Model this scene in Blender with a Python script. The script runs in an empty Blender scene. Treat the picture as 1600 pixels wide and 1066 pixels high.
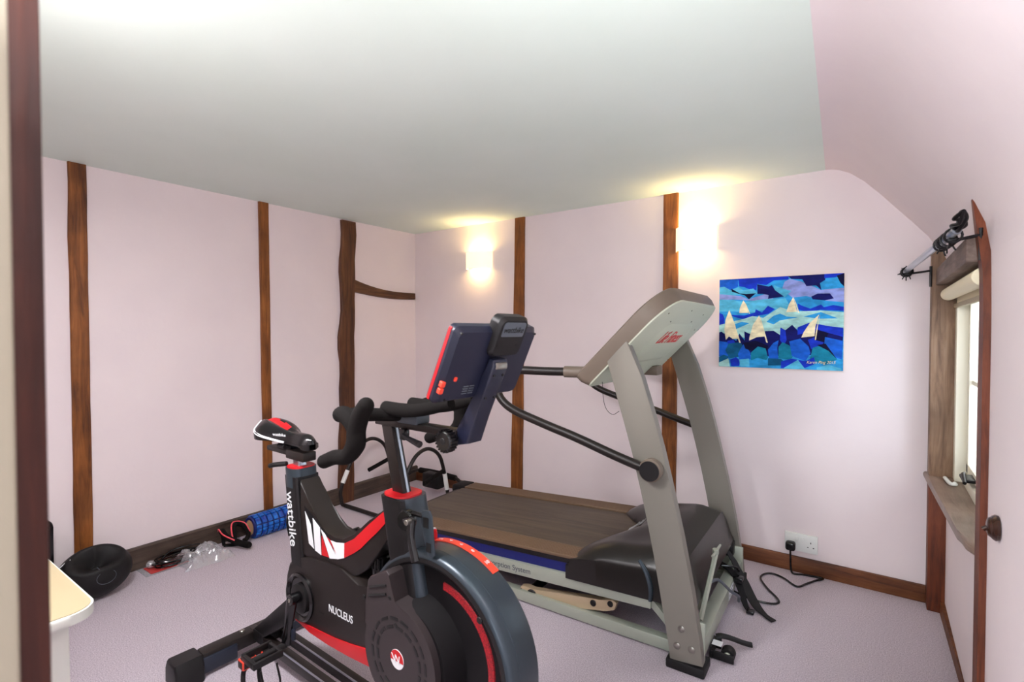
import bpy, bmesh, math, random
from mathutils import Vector, Matrix, noise
random.seed(7)
SC = bpy.context.scene
COL = SC.collection
PI = math.pi
R = math.radians
H = 1.974          # ceiling height

# ---------------------------------------------------------------- camera
CAMP = Vector((3.0226, -2.8866, 1.2002))
yaw, pit = R(35.6), math.atan(16/797.)
fwd = Vector((-math.sin(yaw)*math.cos(pit), math.cos(yaw)*math.cos(pit), -math.sin(pit)))
cam = bpy.data.cameras.new('camera'); cam.sensor_width = 36; cam.lens = 797/1600*36
cam.clip_start = .02
cam.dof.use_dof = True; cam.dof.focus_distance = 2.6; cam.dof.aperture_fstop = 5.0
co = bpy.data.objects.new('camera', cam); COL.objects.link(co)
co.location = CAMP; co.rotation_euler = fwd.to_track_quat('-Z', 'Y').to_euler()
SC.camera = co
# ---------------------------------------------------------------- exposure, world, lights
SC.view_settings.view_transform = 'Standard'; SC.view_settings.look = 'None'
SC.view_settings.gamma = 1; SC.view_settings.use_curve_mapping = False
SC.view_settings.exposure = 0.56
SC.cycles.max_bounces = 10; SC.cycles.diffuse_bounces = 6; SC.cycles.transparent_max_bounces = 16
SC.cycles.sample_clamp_indirect = 6.0
W = bpy.data.worlds.new('world'); SC.world = W; W.use_nodes = True
bg = W.node_tree.nodes['Background']; bg.inputs[0].default_value = (.80, .90, 1.0, 1); bg.inputs[1].default_value = 2.2
def area(name, loc, direction, sx, sy, power, col):
    l = bpy.data.lights.new(name, 'AREA'); l.shape = 'RECTANGLE'; l.size = sx; l.size_y = sy
    l.energy = power; l.color = col
    o = bpy.data.objects.new(name, l); COL.objects.link(o); o.location = loc
    o.rotation_euler = Vector(direction).to_track_quat('-Z', 'Y').to_euler()
    return o
area('daylight_window', (4.3, -.75, 1.25), (-1, .05, -.12), 1.5, 1.3, 25, (.76, .87, 1.0))
area('hall_fill', (2.9, -4.1, .9), (-.2, 1, .45), .9, .6, 12, (.93, .97, 1.0))  # added fill behind the camera, no lamp known in the hall
def point(name, loc, power, col, r=.03):
    l = bpy.data.lights.new(name, 'POINT'); l.energy = power; l.color = col; l.shadow_soft_size = r
    o = bpy.data.objects.new(name, l); COL.objects.link(o); o.location = loc; return o

# ---------------------------------------------------------------- materials
def lin(c):
    f = lambda v: v/12.92 if v <= .04045 else ((v+.055)/1.055)**2.4
    return (f(c[0]/255), f(c[1]/255), f(c[2]/255), 1)
def mat(name, c, rough=.5, metal=0, c2=None, scale=8, stretch=(1, 1, 1), bump=0, bscale=200, spec=.5,
        coat=0, emit=None, estr=0, trans=0, detail=4, ramp=(.35, .65), alpha=1):
    m = bpy.data.materials.new(name); m.use_nodes = True
    nt = m.node_tree; b = nt.nodes['Principled BSDF']
    b.inputs['Base Color'].default_value = lin(c); b.inputs['Roughness'].default_value = rough
    b.inputs['Metallic'].default_value = metal; b.inputs['Specular IOR Level'].default_value = spec
    b.inputs['Coat Weight'].default_value = coat; b.inputs['Transmission Weight'].default_value = trans
    b.inputs['Alpha'].default_value = alpha
    tc = nt.nodes.new('ShaderNodeTexCoord')
    if c2:
        mp = nt.nodes.new('ShaderNodeMapping'); mp.inputs['Scale'].default_value = stretch
        n = nt.nodes.new('ShaderNodeTexNoise'); n.inputs['Scale'].default_value = scale; n.inputs['Detail'].default_value = detail
        r = nt.nodes.new('ShaderNodeValToRGB')
        r.color_ramp.elements[0].position = ramp[0]; r.color_ramp.elements[1].position = ramp[1]
        r.color_ramp.elements[0].color = lin(c); r.color_ramp.elements[1].color = lin(c2)
        nt.links.new(tc.outputs['Object'], mp.inputs[0]); nt.links.new(mp.outputs[0], n.inputs[0])
        nt.links.new(n.outputs[0], r.inputs[0]); nt.links.new(r.outputs[0], b.inputs['Base Color'])
    if bump:
        n2 = nt.nodes.new('ShaderNodeTexNoise'); n2.inputs['Scale'].default_value = bscale; n2.inputs['Detail'].default_value = 3
        bp = nt.nodes.new('ShaderNodeBump'); bp.inputs['Strength'].default_value = bump; bp.inputs['Distance'].default_value = .01
        nt.links.new(tc.outputs['Object'], n2.inputs[0]); nt.links.new(n2.outputs[0], bp.inputs['Height'])
        nt.links.new(bp.outputs[0], b.inputs['Normal'])
    if emit:
        b.inputs['Emission Color'].default_value = lin(emit); b.inputs['Emission Strength'].default_value = estr
    return m
def wood(name, c1, c2, c3, axis='z', rough=.55, sc=1.0):
    m = bpy.data.materials.new(name); m.use_nodes = True
    nt = m.node_tree; b = nt.nodes['Principled BSDF']; b.inputs['Roughness'].default_value = rough
    b.inputs['Specular IOR Level'].default_value = .35
    tc = nt.nodes.new('ShaderNodeTexCoord'); mp = nt.nodes.new('ShaderNodeMapping')
    s = {'z': (14, 14, 1.2), 'x': (1.2, 14, 14), 'y': (14, 1.2, 14)}[axis]
    mp.inputs['Scale'].default_value = tuple(v*sc for v in s)
    n = nt.nodes.new('ShaderNodeTexNoise'); n.inputs['Scale'].default_value = 3; n.inputs['Detail'].default_value = 8
    n.inputs['Roughness'].default_value = .65; n.inputs['Distortion'].default_value = .6
    r = nt.nodes.new('ShaderNodeValToRGB'); e = r.color_ramp.elements
    e[0].position = .3; e[0].color = lin(c1); e[1].position = .72; e[1].color = lin(c3)
    k = e.new(.5); k.color = lin(c2)
    n2 = nt.nodes.new('ShaderNodeTexNoise'); n2.inputs['Scale'].default_value = 5; n2.inputs['Detail'].default_value = 3
    mx = nt.nodes.new('ShaderNodeMix'); mx.data_type = 'RGBA'; mx.blend_type = 'MULTIPLY'; mx.inputs[0].default_value = .6
    r2 = nt.nodes.new('ShaderNodeValToRGB'); r2.color_ramp.elements[0].position = .35; r2.color_ramp.elements[0].color = (.35, .3, .27, 1)
    r2.color_ramp.elements[1].position = .6
    bp = nt.nodes.new('ShaderNodeBump'); bp.inputs['Strength'].default_value = .4; bp.inputs['Distance'].default_value = .006
    L = nt.links.new
    L(tc.outputs['Object'], mp.inputs[0]); L(mp.outputs[0], n.inputs[0]); L(n.outputs[0], r.inputs[0])
    L(tc.outputs['Object'], n2.inputs[0]); L(n2.outputs[0], r2.inputs[0])
    L(r.outputs[0], mx.inputs[6]); L(r2.outputs[0], mx.inputs[7]); L(mx.outputs[2], b.inputs['Base Color'])
    L(n.outputs[0], bp.inputs['Height']); L(bp.outputs[0], b.inputs['Normal'])
    return m
def glassy(name, col=(1, 1, 1, 1), gloss=.12, rough=.05):
    m = bpy.data.materials.new(name); m.use_nodes = True; nt = m.node_tree
    out = nt.nodes['Material Output']; nt.nodes.remove(nt.nodes['Principled BSDF'])
    t = nt.nodes.new('ShaderNodeBsdfTransparent'); t.inputs[0].default_value = col
    g = nt.nodes.new('ShaderNodeBsdfGlossy'); g.inputs['Roughness'].default_value = rough
    mx = nt.nodes.new('ShaderNodeMixShader'); mx.inputs[0].default_value = gloss
    nt.links.new(t.outputs[0], mx.inputs[1]); nt.links.new(g.outputs[0], mx.inputs[2]); nt.links.new(mx.outputs[0], out.inputs[0])
    return m
M = {}
M['wall'] = mat('plaster_pink', (227, 215, 217), .85, c2=(231, 219, 220), scale=3, bump=.12, bscale=18)
M['ceil'] = mat('plaster_white', (218, 232, 223), .85, c2=(222, 235, 227), scale=2, bump=.10, bscale=12)
M['carpet'] = mat('carpet', (202, 188, 200), .95, c2=(242, 231, 240), scale=240, bump=.9, bscale=420, spec=.1, detail=3)
M['oak'] = wood('oak', (84, 44, 14), (128, 74, 28), (158, 100, 48))
M['oak_red'] = wood('oak_red', (58, 24, 14), (104, 50, 26), (132, 70, 42))
M['oak_dark'] = wood('oak_dark', (58, 32, 20), (92, 54, 30), (118, 76, 46))
M['oak_h'] = wood('oak_horizontal', (60, 36, 24), (98, 62, 38), (124, 86, 54), 'y')
M['oak_x'] = wood('oak_back', (70, 36, 18), (108, 62, 34), (132, 84, 50), 'x')
M['oak_grey'] = wood('oak_grey', (92, 70, 56), (136, 108, 86), (160, 134, 112))
M['lintel'] = wood('oak_lintel', (92, 74, 66), (122, 102, 92), (146, 126, 114), 'y')
M['skirt'] = wood('skirting', (52, 42, 38), (78, 64, 56), (94, 80, 70), 'y')
M['redwood'] = wood('door_post', (38, 14, 10), (62, 25, 17), (82, 38, 25))
M['sill'] = wood('sill', (112, 92, 80), (142, 120, 106), (160, 140, 126), 'y', .35)
M['winwhite'] = mat('window_paint', (236, 232, 214), .4)
M['blind'] = mat('blind_fabric', (236, 226, 196), .8, bump=.05)
M['iron'] = mat('black_iron', (26, 24, 26), .4, .6)
M['steel'] = mat('brushed_steel', (170, 176, 186), .28, .9)
M['glass'] = glassy('window_glass', gloss=.06)
M['blk'] = mat('black_plastic', (20, 18, 19), .45, bump=.06, bscale=900, spec=.35)
M['blkm'] = mat('black_matt', (16, 14, 16), .65, bump=.08, bscale=700, spec=.2)
M['blkg'] = mat('black_gloss', (13, 12, 14), .18)
M['blue_blk'] = mat('blue_black_plastic', (28, 34, 48), .38, bump=.05, bscale=900)
M['satin'] = mat('satin_charcoal', (54, 64, 72), .30, .4, bump=.05, bscale=1200)
M['brownblk'] = mat('brown_black_paint', (28, 22, 20), .42, spec=.35)
M['cover'] = mat('cover_plastic', (48, 41, 42), .5, bump=.06, bscale=900, spec=.35)
M['hood'] = mat('hood_plastic', (24, 20, 18), .30, bump=.04, bscale=900)
M['rubber'] = mat('rubber', (20, 18, 19), .55, bump=.2, bscale=600, spec=.3)
M['foam'] = mat('foam_grip', (17, 14, 13), .85, bump=.25, bscale=900, spec=.15)
M['red'] = mat('red', (190, 14, 24), .4)
M['redo'] = mat('orange_red', (226, 66, 44), .45)
M['redtex'] = mat('red_mesh', (96, 10, 18), .55, c2=(176, 20, 32), scale=420, detail=1)
M['white'] = mat('white_print', (226, 228, 230), .5)
M['silver'] = mat('silver_paint', (126, 122, 113), .45, .3, bump=.03, bscale=900)
M['silverl'] = mat('silver_frame', (166, 172, 158), .42, .3)
M['taupe'] = mat('taupe_plastic', (104, 92, 80), .5, bump=.05, bscale=900)
M['pale'] = mat('pale_plastic', (178, 184, 164), .5, bump=.05, bscale=900)
M['belt'] = mat('belt', (58, 48, 37), .5, c2=(80, 68, 53), scale=5, stretch=(.6, 9, 1), bump=.2, bscale=700)
M['foot'] = mat('foot_rail', (104, 82, 62), .5)
M['blue'] = mat('blue_stripe', (12, 22, 96), .4)
M['gold'] = mat('champagne_paint', (190, 170, 140), .4, .3)
M['shade'] = mat('lamp_glass', (250, 240, 215), .5, emit=(255, 238, 196), estr=.6)
M['bowl'] = mat('ceiling_lamp_glass', (250, 246, 235), .5, emit=(255, 246, 226), estr=1.6)
M['cream'] = mat('cream_tone', (156, 142, 112), .5)  # own colour on the blind; on the chest top, light put into colour
M['lining'] = mat('door_lining', (150, 142, 124), .6)
M['chest'] = mat('chest_paint', (214, 216, 208), .5)
M['socket'] = mat('socket_white', (226, 228, 224), .35)
M['brown'] = mat('bakelite', (52, 28, 18), .2)
M['rblue'] = mat('roller_blue', (10, 52, 150), .35, c2=(30, 120, 210), scale=30, stretch=(1, 1, 1))  # brighter tread blue, highlights on the raised lumps put into the colour
M['rblued'] = mat('roller_dark_blue', (6, 26, 92), .4)  # darker body blue that sets off the highlights painted on the tread
M['tan'] = mat('tan_core', (196, 160, 120), .7)
M['screw'] = mat('screw_dark', (4, 4, 4), .5)
M['bolt'] = mat('bolt', (150, 146, 138), .3, .9)
M['bag'] = glassy('clear_bag', (.93, .93, .94, 1), .22, .25)
M['leaf'] = mat('leaflet_red', (190, 60, 58), .4)
M['pink'] = mat('pink_rubber', (226, 74, 88), .5)
M['grey'] = mat('grey_plastic', (78, 84, 92), .45)
M['purple'] = mat('slate_plastic', (24, 27, 46), .38, bump=.04, bscale=900)

_nt = M['bag'].node_tree; _o = _nt.nodes['Material Output']; _a = _o.inputs[0].links[0].from_socket
_d = _nt.nodes.new('ShaderNodeBsdfDiffuse'); _d.inputs[0].default_value = (.8, .8, .84, 1); _m = _nt.nodes.new('ShaderNodeMixShader'); _m.inputs[0].default_value = .22
_nt.links.new(_a, _m.inputs[1]); _nt.links.new(_d.outputs[0], _m.inputs[2]); _nt.links.new(_m.outputs[0], _o.inputs[0])

# ---------------------------------------------------------------- mesh helpers
def obj(name, bm, m, parent=None, smooth=38, label=None, mod=None):
    bmesh.ops.recalc_face_normals(bm, faces=bm.faces[:]) if smooth is not None and smooth >= 0 else None
    me = bpy.data.meshes.new(name); bm.to_mesh(me); bm.free()
    for mm in (m if isinstance(m, (list, tuple)) else [m]): me.materials.append(M[mm])
    for p in me.polygons: p.use_smooth = True
    me.set_sharp_from_angle(angle=R(abs(smooth) if smooth else 30))
    o = bpy.data.objects.new(name, me); COL.objects.link(o)
    if parent: o.parent = parent
    if label: o['label'] = label
    return o
def tag(o, label, cat, group=None, kind=None):
    o['label'] = label; o['category'] = cat
    if group: o['group'] = group
    if kind: o['kind'] = kind
    return o
def thing(name, label, cat, loc=(0, 0, 0), rz=0, group=None):
    o = bpy.data.objects.new(name, None); COL.objects.link(o); o.empty_display_size = .1
    o.location = loc; o.rotation_euler = (0, 0, rz)
    return tag(o, label, cat, group)
def struct(name, bm, m, smooth=30, label=None):
    o = obj(name, bm, m, None, smooth); o['kind'] = 'structure'
    if label: o['label'] = label
    return o
def NB(): return bmesh.new()
def box(bm, lo, hi, bev=0, mi=0, seg=2, mtx=None):
    c = [(a+b)/2 for a, b in zip(lo, hi)]; s = [abs(b-a) for a, b in zip(lo, hi)]
    r = bmesh.ops.create_cube(bm, size=1, matrix=Matrix.Translation(c) @ Matrix.Diagonal((*s, 1)))
    vs = r['verts']
    if mtx is not None: bmesh.ops.transform(bm, matrix=mtx, verts=vs)
    fs = {f for v in vs for f in v.link_faces}
    if bev:
        es = list({e for v in vs for e in v.link_edges})
        rr = bmesh.ops.bevel(bm, geom=es, offset=bev, segments=seg, profile=.5, affect='EDGES', clamp_overlap=True)
        fs = {f for f in rr['faces']} | {f for f in fs if f.is_valid}
    for f in fs: f.material_index = mi
    return bm
def B(lo, hi, bev=0, **k): return box(NB(), lo, hi, bev, **k)
def prism(bm, pts, a, b, bev=0, axis='y', mi=0, seg=2):
    def P(u, v, w): return {'y': (u, w, v), 'x': (w, u, v), 'z': (u, v, w)}[axis]
    v0 = [bm.verts.new(P(u, v, a)) for u, v in pts]; v1 = [bm.verts.new(P(u, v, b)) for u, v in pts]
    n = len(pts); f0 = bm.faces.new(v0); f1 = bm.faces.new(v1[::-1]); fs = {f0, f1}
    for i in range(n): fs.add(bm.faces.new((v0[i], v1[i], v1[(i+1) % n], v0[(i+1) % n])))
    if bev:
        es = list(set(f0.edges) | set(f1.edges))
        rr = bmesh.ops.bevel(bm, geom=es, offset=bev, segments=seg, profile=.5, affect='EDGES', clamp_overlap=True)
        fs = set(rr['faces']) | {f for f in fs if f.is_valid}
    for f in fs: f.material_index = mi
    return bm
def catmull(pts, n=6):
    P = [Vector(p) for p in pts]
    if len(P) < 3: return P
    Q = [P[0]*2-P[1]] + P + [P[-1]*2-P[-2]]; out = []
    for i in range(1, len(Q)-2):
        a, b, c, d = Q[i-1:i+3]
        for k in range(n):
            t = k/n
            out.append(.5*((2*b)+(c-a)*t+(2*a-5*b+4*c-d)*t*t+(3*b-a-3*c+d)*t**3))
    out.append(P[-1]); return out
def tube(bm, pts, r, seg=12, sm=6, mi=0, closed=False, flat=1.0):
    """flat scales the section along its second frame axis; r may be a list"""
    P = catmull(pts, sm) if sm else [Vector(p) for p in pts]
    n = len(P)
    rr = [r]*n if not isinstance(r, (list, tuple)) else None
    if rr is None:
        m = len(r)-1; rr = []
        for i in range(n):
            t = i/(n-1)*m; k = min(int(t), m-1); rr.append(r[k]*(1-(t-k))+r[k+1]*(t-k))
    T = []
    for i in range(n):
        if closed: t = P[(i+1) % n]-P[i-1]
        else: t = P[min(i+1, n-1)]-P[max(i-1, 0)]
        T.append(t.normalized() if t.length > 1e-9 else Vector((0, 0, 1)))
    u = T[0].orthogonal().normalized(); rings = []
    for i in range(n):
        u = (u-T[i]*u.dot(T[i])); u = u.normalized() if u.length > 1e-6 else T[i].orthogonal().normalized()
        w = T[i].cross(u)
        rings.append([bm.verts.new(P[i]+(u*math.cos(2*PI*k/seg)+w*math.sin(2*PI*k/seg)*flat)*rr[i]) for k in range(seg)])
    for i in range(n if closed else n-1):
        a, b = rings[i], rings[(i+1) % n]
        for k in range(seg):
            f = bm.faces.new((a[k], a[(k+1) % seg], b[(k+1) % seg], b[k])); f.material_index = mi
    if not closed:
        for g in (rings[0][::-1], rings[-1]):
            f = bm.faces.new(g); f.material_index = mi
    return bm
def TB(pts, r, **k): return tube(NB(), pts, r, **k)
def lathe(bm, prof, c, axis=(0, 0, 1), seg=40, mi=0, a0=0, a1=2*PI, ref=None):
    ax = Vector(axis).normalized(); u = Vector(ref) if ref else ax.orthogonal().normalized(); w = ax.cross(u); c = Vector(c)
    full = abs(a1-a0) > 2*PI-1e-4; cols = []
    for k in range(seg if full else seg+1):
        a = a0+(a1-a0)*k/seg; d = u*math.cos(a)+w*math.sin(a)
        cols.append([(c+ax*h+d*r) for r, h in prof])
    if full:
        rings = []
        for i, (r, h) in enumerate(prof):
            if r < 1e-6: rings.append([bm.verts.new(c+ax*h)])
            else: rings.append([bm.verts.new(col[i]) for col in cols])
        for i in range(len(prof)-1):
            a, b = rings[i], rings[i+1]
            for k in range(seg):
                k2 = (k+1) % seg
                vs = [a[k % len(a)], a[k2 % len(a)], b[k2 % len(b)], b[k % len(b)]]
                vs = [v for j, v in enumerate(vs) if v not in vs[:j]]
                if len(vs) > 2: f = bm.faces.new(vs); f.material_index = mi
    else:
        g = [[bm.verts.new(p) for p in col] for col in cols]
        for k in range(seg):
            for i in range(len(prof)-1):
                f = bm.faces.new((g[k][i], g[k+1][i], g[k+1][i+1], g[k][i+1])); f.material_index = mi
    return bm
def LA(prof, c, axis=(0, 0, 1), **k): return lathe(NB(), prof, c, axis, **k)
def cyl(bm, a, b, r, seg=24, bev=.15, mi=0):
    a, b = Vector(a), Vector(b); L = (b-a).length; e = min(r*bev, L*.3)
    return lathe(bm, [(0, 0), (r-e, 0), (r, e), (r, L-e), (r-e, L), (0, L)], a, b-a, seg, mi)
def CY(a, b, r, **k): return cyl(NB(), a, b, r, **k)
def text(name, s, origin, right, up, size, m, parent=None, depth=.0006, spacing=1.0, shear=0, width=1.0, label=None, align='LEFT'):
    cu = bpy.data.curves.new(name, 'FONT'); cu.body = s; cu.size = size; cu.extrude = depth
    cu.space_character = spacing; cu.shear = shear; cu.align_x = align
    cu.offset = .0
    o = bpy.data.objects.new('tmp', cu); COL.objects.link(o)
    dg = bpy.context.evaluated_depsgraph_get(); me = bpy.data.meshes.new_from_object(o.evaluated_get(dg))
    bpy.data.objects.remove(o); bpy.data.curves.remove(cu)
    r = Vector(right).normalized(); u = (Vector(up)-r*Vector(up).dot(r)).normalized(); n = r.cross(u)
    mt = Matrix(((r.x*width, u.x, n.x, origin[0]), (r.y*width, u.y, n.y, origin[1]), (r.z*width, u.z, n.z, origin[2]), (0, 0, 0, 1)))
    me.transform(mt); me.name = name; me.materials.clear(); me.materials.append(M[m])
    o = bpy.data.objects.new(name, me); COL.objects.link(o)
    if parent: o.parent = parent
    if label: o['label'] = label
    return o
def bold(o, t):  # thicken thin letters by a displaced copy of the outline
    md = o.modifiers.new('thick', 'SOLIDIFY'); md.thickness = t; md.offset = 0
    return o

# ================================================================ THE ROOM
def xr(y): return 3.268 if y > -1.05 else 3.268 - .042*(y+1.05)   # plaster face of the right wall
struct('floor', B((-.2, -4.6, -.1), (3.9, .2, 0)), 'carpet')
bm = NB()
ce = [(2.811, .05), (2.811, 0), (2.848, -.741), (2.885, -1.5), (2.96, -3.0), (3.03, -4.6)]
v0 = [bm.verts.new(p) for p in [(-.2, .2, H), (-.2, -4.6, H)]]
pts = [(-.2, .2), (-.2, -4.6)] + [p for p in ce[::-1]] + [(2.811, .2)]
bm.free(); bm = prism(NB(), pts, H, H+.12, axis='z')
struct('ceiling', bm, 'ceil')
struct('wall_left', B((-.2, -2.95, 0), (0, .2, H)), 'wall')
struct('wall_back', prism(NB(), [(-.2, 0), (3.5, 0), (3.5, 1.3), (3.262, 1.45), (3.2, 1.63), (3.085, 1.76), (2.965, 1.9), (2.87, 2.1), (-.2, 2.1)], 0, .2), 'wall')
# right wall: sloped plaster above, straight wall around the window below
bm = NB()
prof = [(-.457, H+.03), (-.457, H), (-.43, H-.003), (-.40, H-.012), (-.36, H-.032), (-.303, H-.080), (-.24, H-.15), (-.183, H-.22), (-.12, H-.295), (-.068, H-.36), (-.035, H-.42), (-.012, H-.48), (0, H-.56)]
ys = [.15, 0, -.37, -.74, -1.05, -1.5, -2.2, -3.0, -4.6]
def ceil_x(y):
    for (x0, y0), (x1, y1) in zip(ce, ce[1:]):
        if y <= y0 and y >= y1: return x0+(x1-x0)*(y0-y)/(y0-y1)
    return 2.811
rows = []
for y in ys:
    w = xr(y); c = ceil_x(y); k = (w-c)/.457
    rows.append([bm.verts.new((w+dx*k, y, z)) for dx, z in prof])
for a, b in zip(rows, rows[1:]):
    for i in range(len(prof)-1): bm.faces.new((a[i], b[i], b[i+1], a[i+1]))
ZT = H-.54
def wseg(y0, y1, z0, z1, th=.2):
    vs = []
    for y in (y0, y1):
        for x in (xr(y), xr(y)+th):
            for z in (z0, z1): vs.append(bm.verts.new((x, y, z)))
    a = vs
    for q in ((0, 1, 5, 4), (2, 3, 7, 6), (0, 1, 3, 2), (4, 5, 7, 6), (0, 2, 6, 4), (1, 3, 7, 5)):
        bm.faces.new([a[i] for i in q])
WY0, WY1, WZ0, WZ1 = -.085, -.98, .552, 1.395
wseg(.15, WY0, 0, ZT); wseg(WY0, WY1, 0, WZ0); wseg(WY0, WY1, WZ1, ZT); wseg(WY1, -1.05, 0, ZT); wseg(-1.05, -4.6, 0, ZT)
struct('wall_right', bm, 'wall', 50)
struct('wall_front', B((-.2, -2.95, 0), (2.44, -2.79, H)), 'wall')
struct('trim_1', B((2.44, -2.95, 0), (2.551, -2.786, H), .004), 'redwood', label='dark red-brown door post at the left edge of the view')
struct('trim_2', B((2.551, -2.95, 0), (2.62, -2.8145, H), .004), 'lining', label='pale door lining beside the dark door post')
# skirtings
def skirt(name, pts, m, label):
    return struct(name, prism(NB(), pts, 0, .07, axis='z'), m, label=label)
bm = NB(); prism(bm, [(0, 0), (.022, 0), (.022, .105), (.016, .112), (0, .112)], -2.79, 0, 0); 
struct('baseboard_left', bm, 'skirt', label='dark wooden baseboard along the left wall')
bm = NB()
for (x0, x1, z0, z1) in ((.022, 3.21, .075, .075),):
    box(bm, (x0, -.020, 0), (x1, 0, z0), .003)
struct('baseboard_back', bm, 'oak_x', label='brown wooden baseboard along the back wall')
struct('baseboard_right', prism(NB(), [(3.272, -.09), (3.252, -.09), (3.272, -1.0), (3.37, -2.9), (3.40, -2.9), (3.29, -1.0)], 0, .05, axis='z'), 'oak_x', label='low wooden baseboard along the right wall')
# timber posts set in the walls
def post(name, wallc, a_bot, a_top, z0, z1, m, label, axis='y', proud=.014, wob=.004, seed=0, n=22):
    bm = NB(); rows = []
    for i in range(n+1):
        t = i/n; z = z0+(z1-z0)*t
        lo = a_bot[0]+(a_top[0]-a_bot[0])*t + wob*noise.noise((seed, z*4, 0))*2
        hi = a_bot[1]+(a_top[1]-a_bot[1])*t + wob*noise.noise((seed+9, z*4, 3))*2
        b = .003
        if axis == 'y': q = [(0, lo), (proud-b, lo), (proud, lo+b), (proud, hi-b), (proud-b, hi), (0, hi)]; q = [(wallc+d, a, z) for d, a in q]
        else: q = [(0, lo), (proud-b, lo), (proud, lo+b), (proud, hi-b), (proud-b, hi), (0, hi)]; q = [(a, wallc-d, z) for d, a in q]
        rows.append([bm.verts.new(p) for p in q])
    for a, b in zip(rows, rows[1:]):
        for i in range(5): bm.faces.new((a[i], a[i+1], b[i+1], b[i]))
    bm.faces.new(rows[0]); bm.faces.new(rows[-1])
    return struct(name, bm, m, 40, label)
post('trim_3', 0, (-2.160, -2.091), (-2.163, -2.095), .1, H, 'oak', 'oak post behind the medicine ball at the left', seed=1, wob=.002)
post('trim_4', 0, (-1.260, -1.207), (-1.277, -1.217), .1, H, 'oak', 'narrow oak post behind the blue foam roller', seed=2, wob=.002)
post('trim_5', 0, (-.735, -.619), (-.704, -.593), 0.0, H-.01, 'oak_dark', 'crooked dark oak post with a side brace', seed=3, wob=.012, proud=.026)
bm = NB(); rows = []
for i in range(13):
    t = i/12; y = -.60+.585*t
    mid = 1.500-.02*t+.016*math.sin(PI*t*.9)*(-1)+.01*(1-t)**3*2; hw = .034-.008*t+.012*(1-t)**4
    rows.append([bm.verts.new((x, y, z)) for x, z in ((0, mid-hw), (.016, mid-hw+.003), (.016, mid+hw-.003), (0, mid+hw))])
for a, b in zip(rows, rows[1:]):
    for i in range(3): bm.faces.new((a[i], a[i+1], b[i+1], b[i]))
bm.faces.new(rows[0]); bm.faces.new(rows[-1])
struct('trim_6', bm, 'oak_h', 40, 'short dark horizontal brace from the crooked post to the corner')
post('trim_7', 0, (.952, 1.048), (.989, 1.068), .07, H, 'oak', 'oak post right of the smaller lit wall light', 'x', seed=5, wob=.002)
post('trim_8', 0, (2.022, 2.104), (2.025, 2.109), .07, H, 'oak', 'oak post behind the treadmill console', 'x', seed=6, wob=.002)
# window surround
struct('trim_9', B((3.209, -.088, 0), (3.30, -.002, .552), .003), 'oak_red', label='oak post below the window sill in the corner')
struct('trim_10', B((3.209, -.088, .58), (3.312, -.002, 1.545), .003), 'oak_grey', label='weathered oak post at the far side of the window')
bm = NB(); rows = []
for i in range(24):
    t = i/23; z = 0+1.565*t; w = .022*(1-max(0, (t-.78)/.22)**1.5*.75)
    o = .005*noise.noise((4, z*5, 1))
    tp = max(0, (z-1.35))*.16
    rows.append([bm.verts.new(p) for p in ((3.31, -.975, z), (3.252-tp*.6, -.975-o, z), (3.252-tp*.6, -.975-.075*(w/.022)+o, z), (3.31, -.975-.075*(w/.022), z))])
for a, b in zip(rows, rows[1:]):
    for i in range(4): bm.faces.new((a[i], a[(i+1) % 4], b[(i+1) % 4], b[i]))
bm.faces.new(rows[0]); bm.faces.new(rows[-1])
struct('trim_11', bm, 'oak_red', 40, 'reddish oak post at the near side of the window')
struct('trim_12', B((3.222, -.975, 1.392), (3.32, -.088, 1.462), .004), 'lintel', label='grey-brown oak lintel over the window')
# sill
bm = prism(NB(), [(3.195, .0), (3.213, -.35), (3.232, -.80), (3.24, -.90), (3.262, -.955), (3.30, -.972), (3.47, -.972), (3.47, -.0)], .552, .582, .012, axis='z', seg=3)
struct('trim_13', bm, 'sill', 40, 'worn brown wooden window sill')
# window
win = bpy.data.objects.new('window_1', None); COL.objects.link(win); win['kind'] = 'structure'; win['label'] = 'cream painted casement window in the right wall'
bm = NB()
X0, X1 = 3.31, 3.37
for lo, hi in (((X0, -.98, .582), (X1, -.088, .625)), ((X0, -.98, 1.35), (X1, -.088, 1.395)), ((X0-.024, -.14, .582), (X1, -.088, 1.395)), ((X0, -.98, .582), (X1, -.93, 1.395)), ((X0+.01, -.56, .62), (X1, -.515, 1.36))):
    box(bm, lo, hi, .004)
obj('window_frame', bm, 'winwhite', win)
def casement(y0, y1):
    bm = NB(); x0, x1 = X0+.012, X1-.012; w = .038
    for lo, hi in (((x0, y0, .628), (x1, y0+w, 1.348)), ((x0, y1-w, .628), (x1, y1, 1.348)), ((x0, y0, .628), (x1, y1, .628+w)), ((x0, y0, 1.348-w), (x1, y1, 1.348)),
                   ((x0+.01, y0, .985), (x1-.01, y1, 1.003)), ((x0+.01, (y0+y1)/2-.009, .63), (x1-.01, (y0+y1)/2+.009, 1.34))):
        box(bm, lo, hi, .003)
    c = obj('casement', bm, 'winwhite', win)
    obj('pane', B((x0+.016, y0+.01, .64), (x0+.02, y1-.01, 1.34)), 'glass', c)
casement(-.512, -.142); casement(-.928, -.563)
bm = NB(); box(bm, (3.285, -.40, .640), (3.325, -.30, .652), .003); tube(bm, [(3.30, -.30, .655), (3.290, -.36, .662), (3.285, -.45, .65)], .006)
obj('stay', bm, 'iron', win, label='black iron casement stay')
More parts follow.
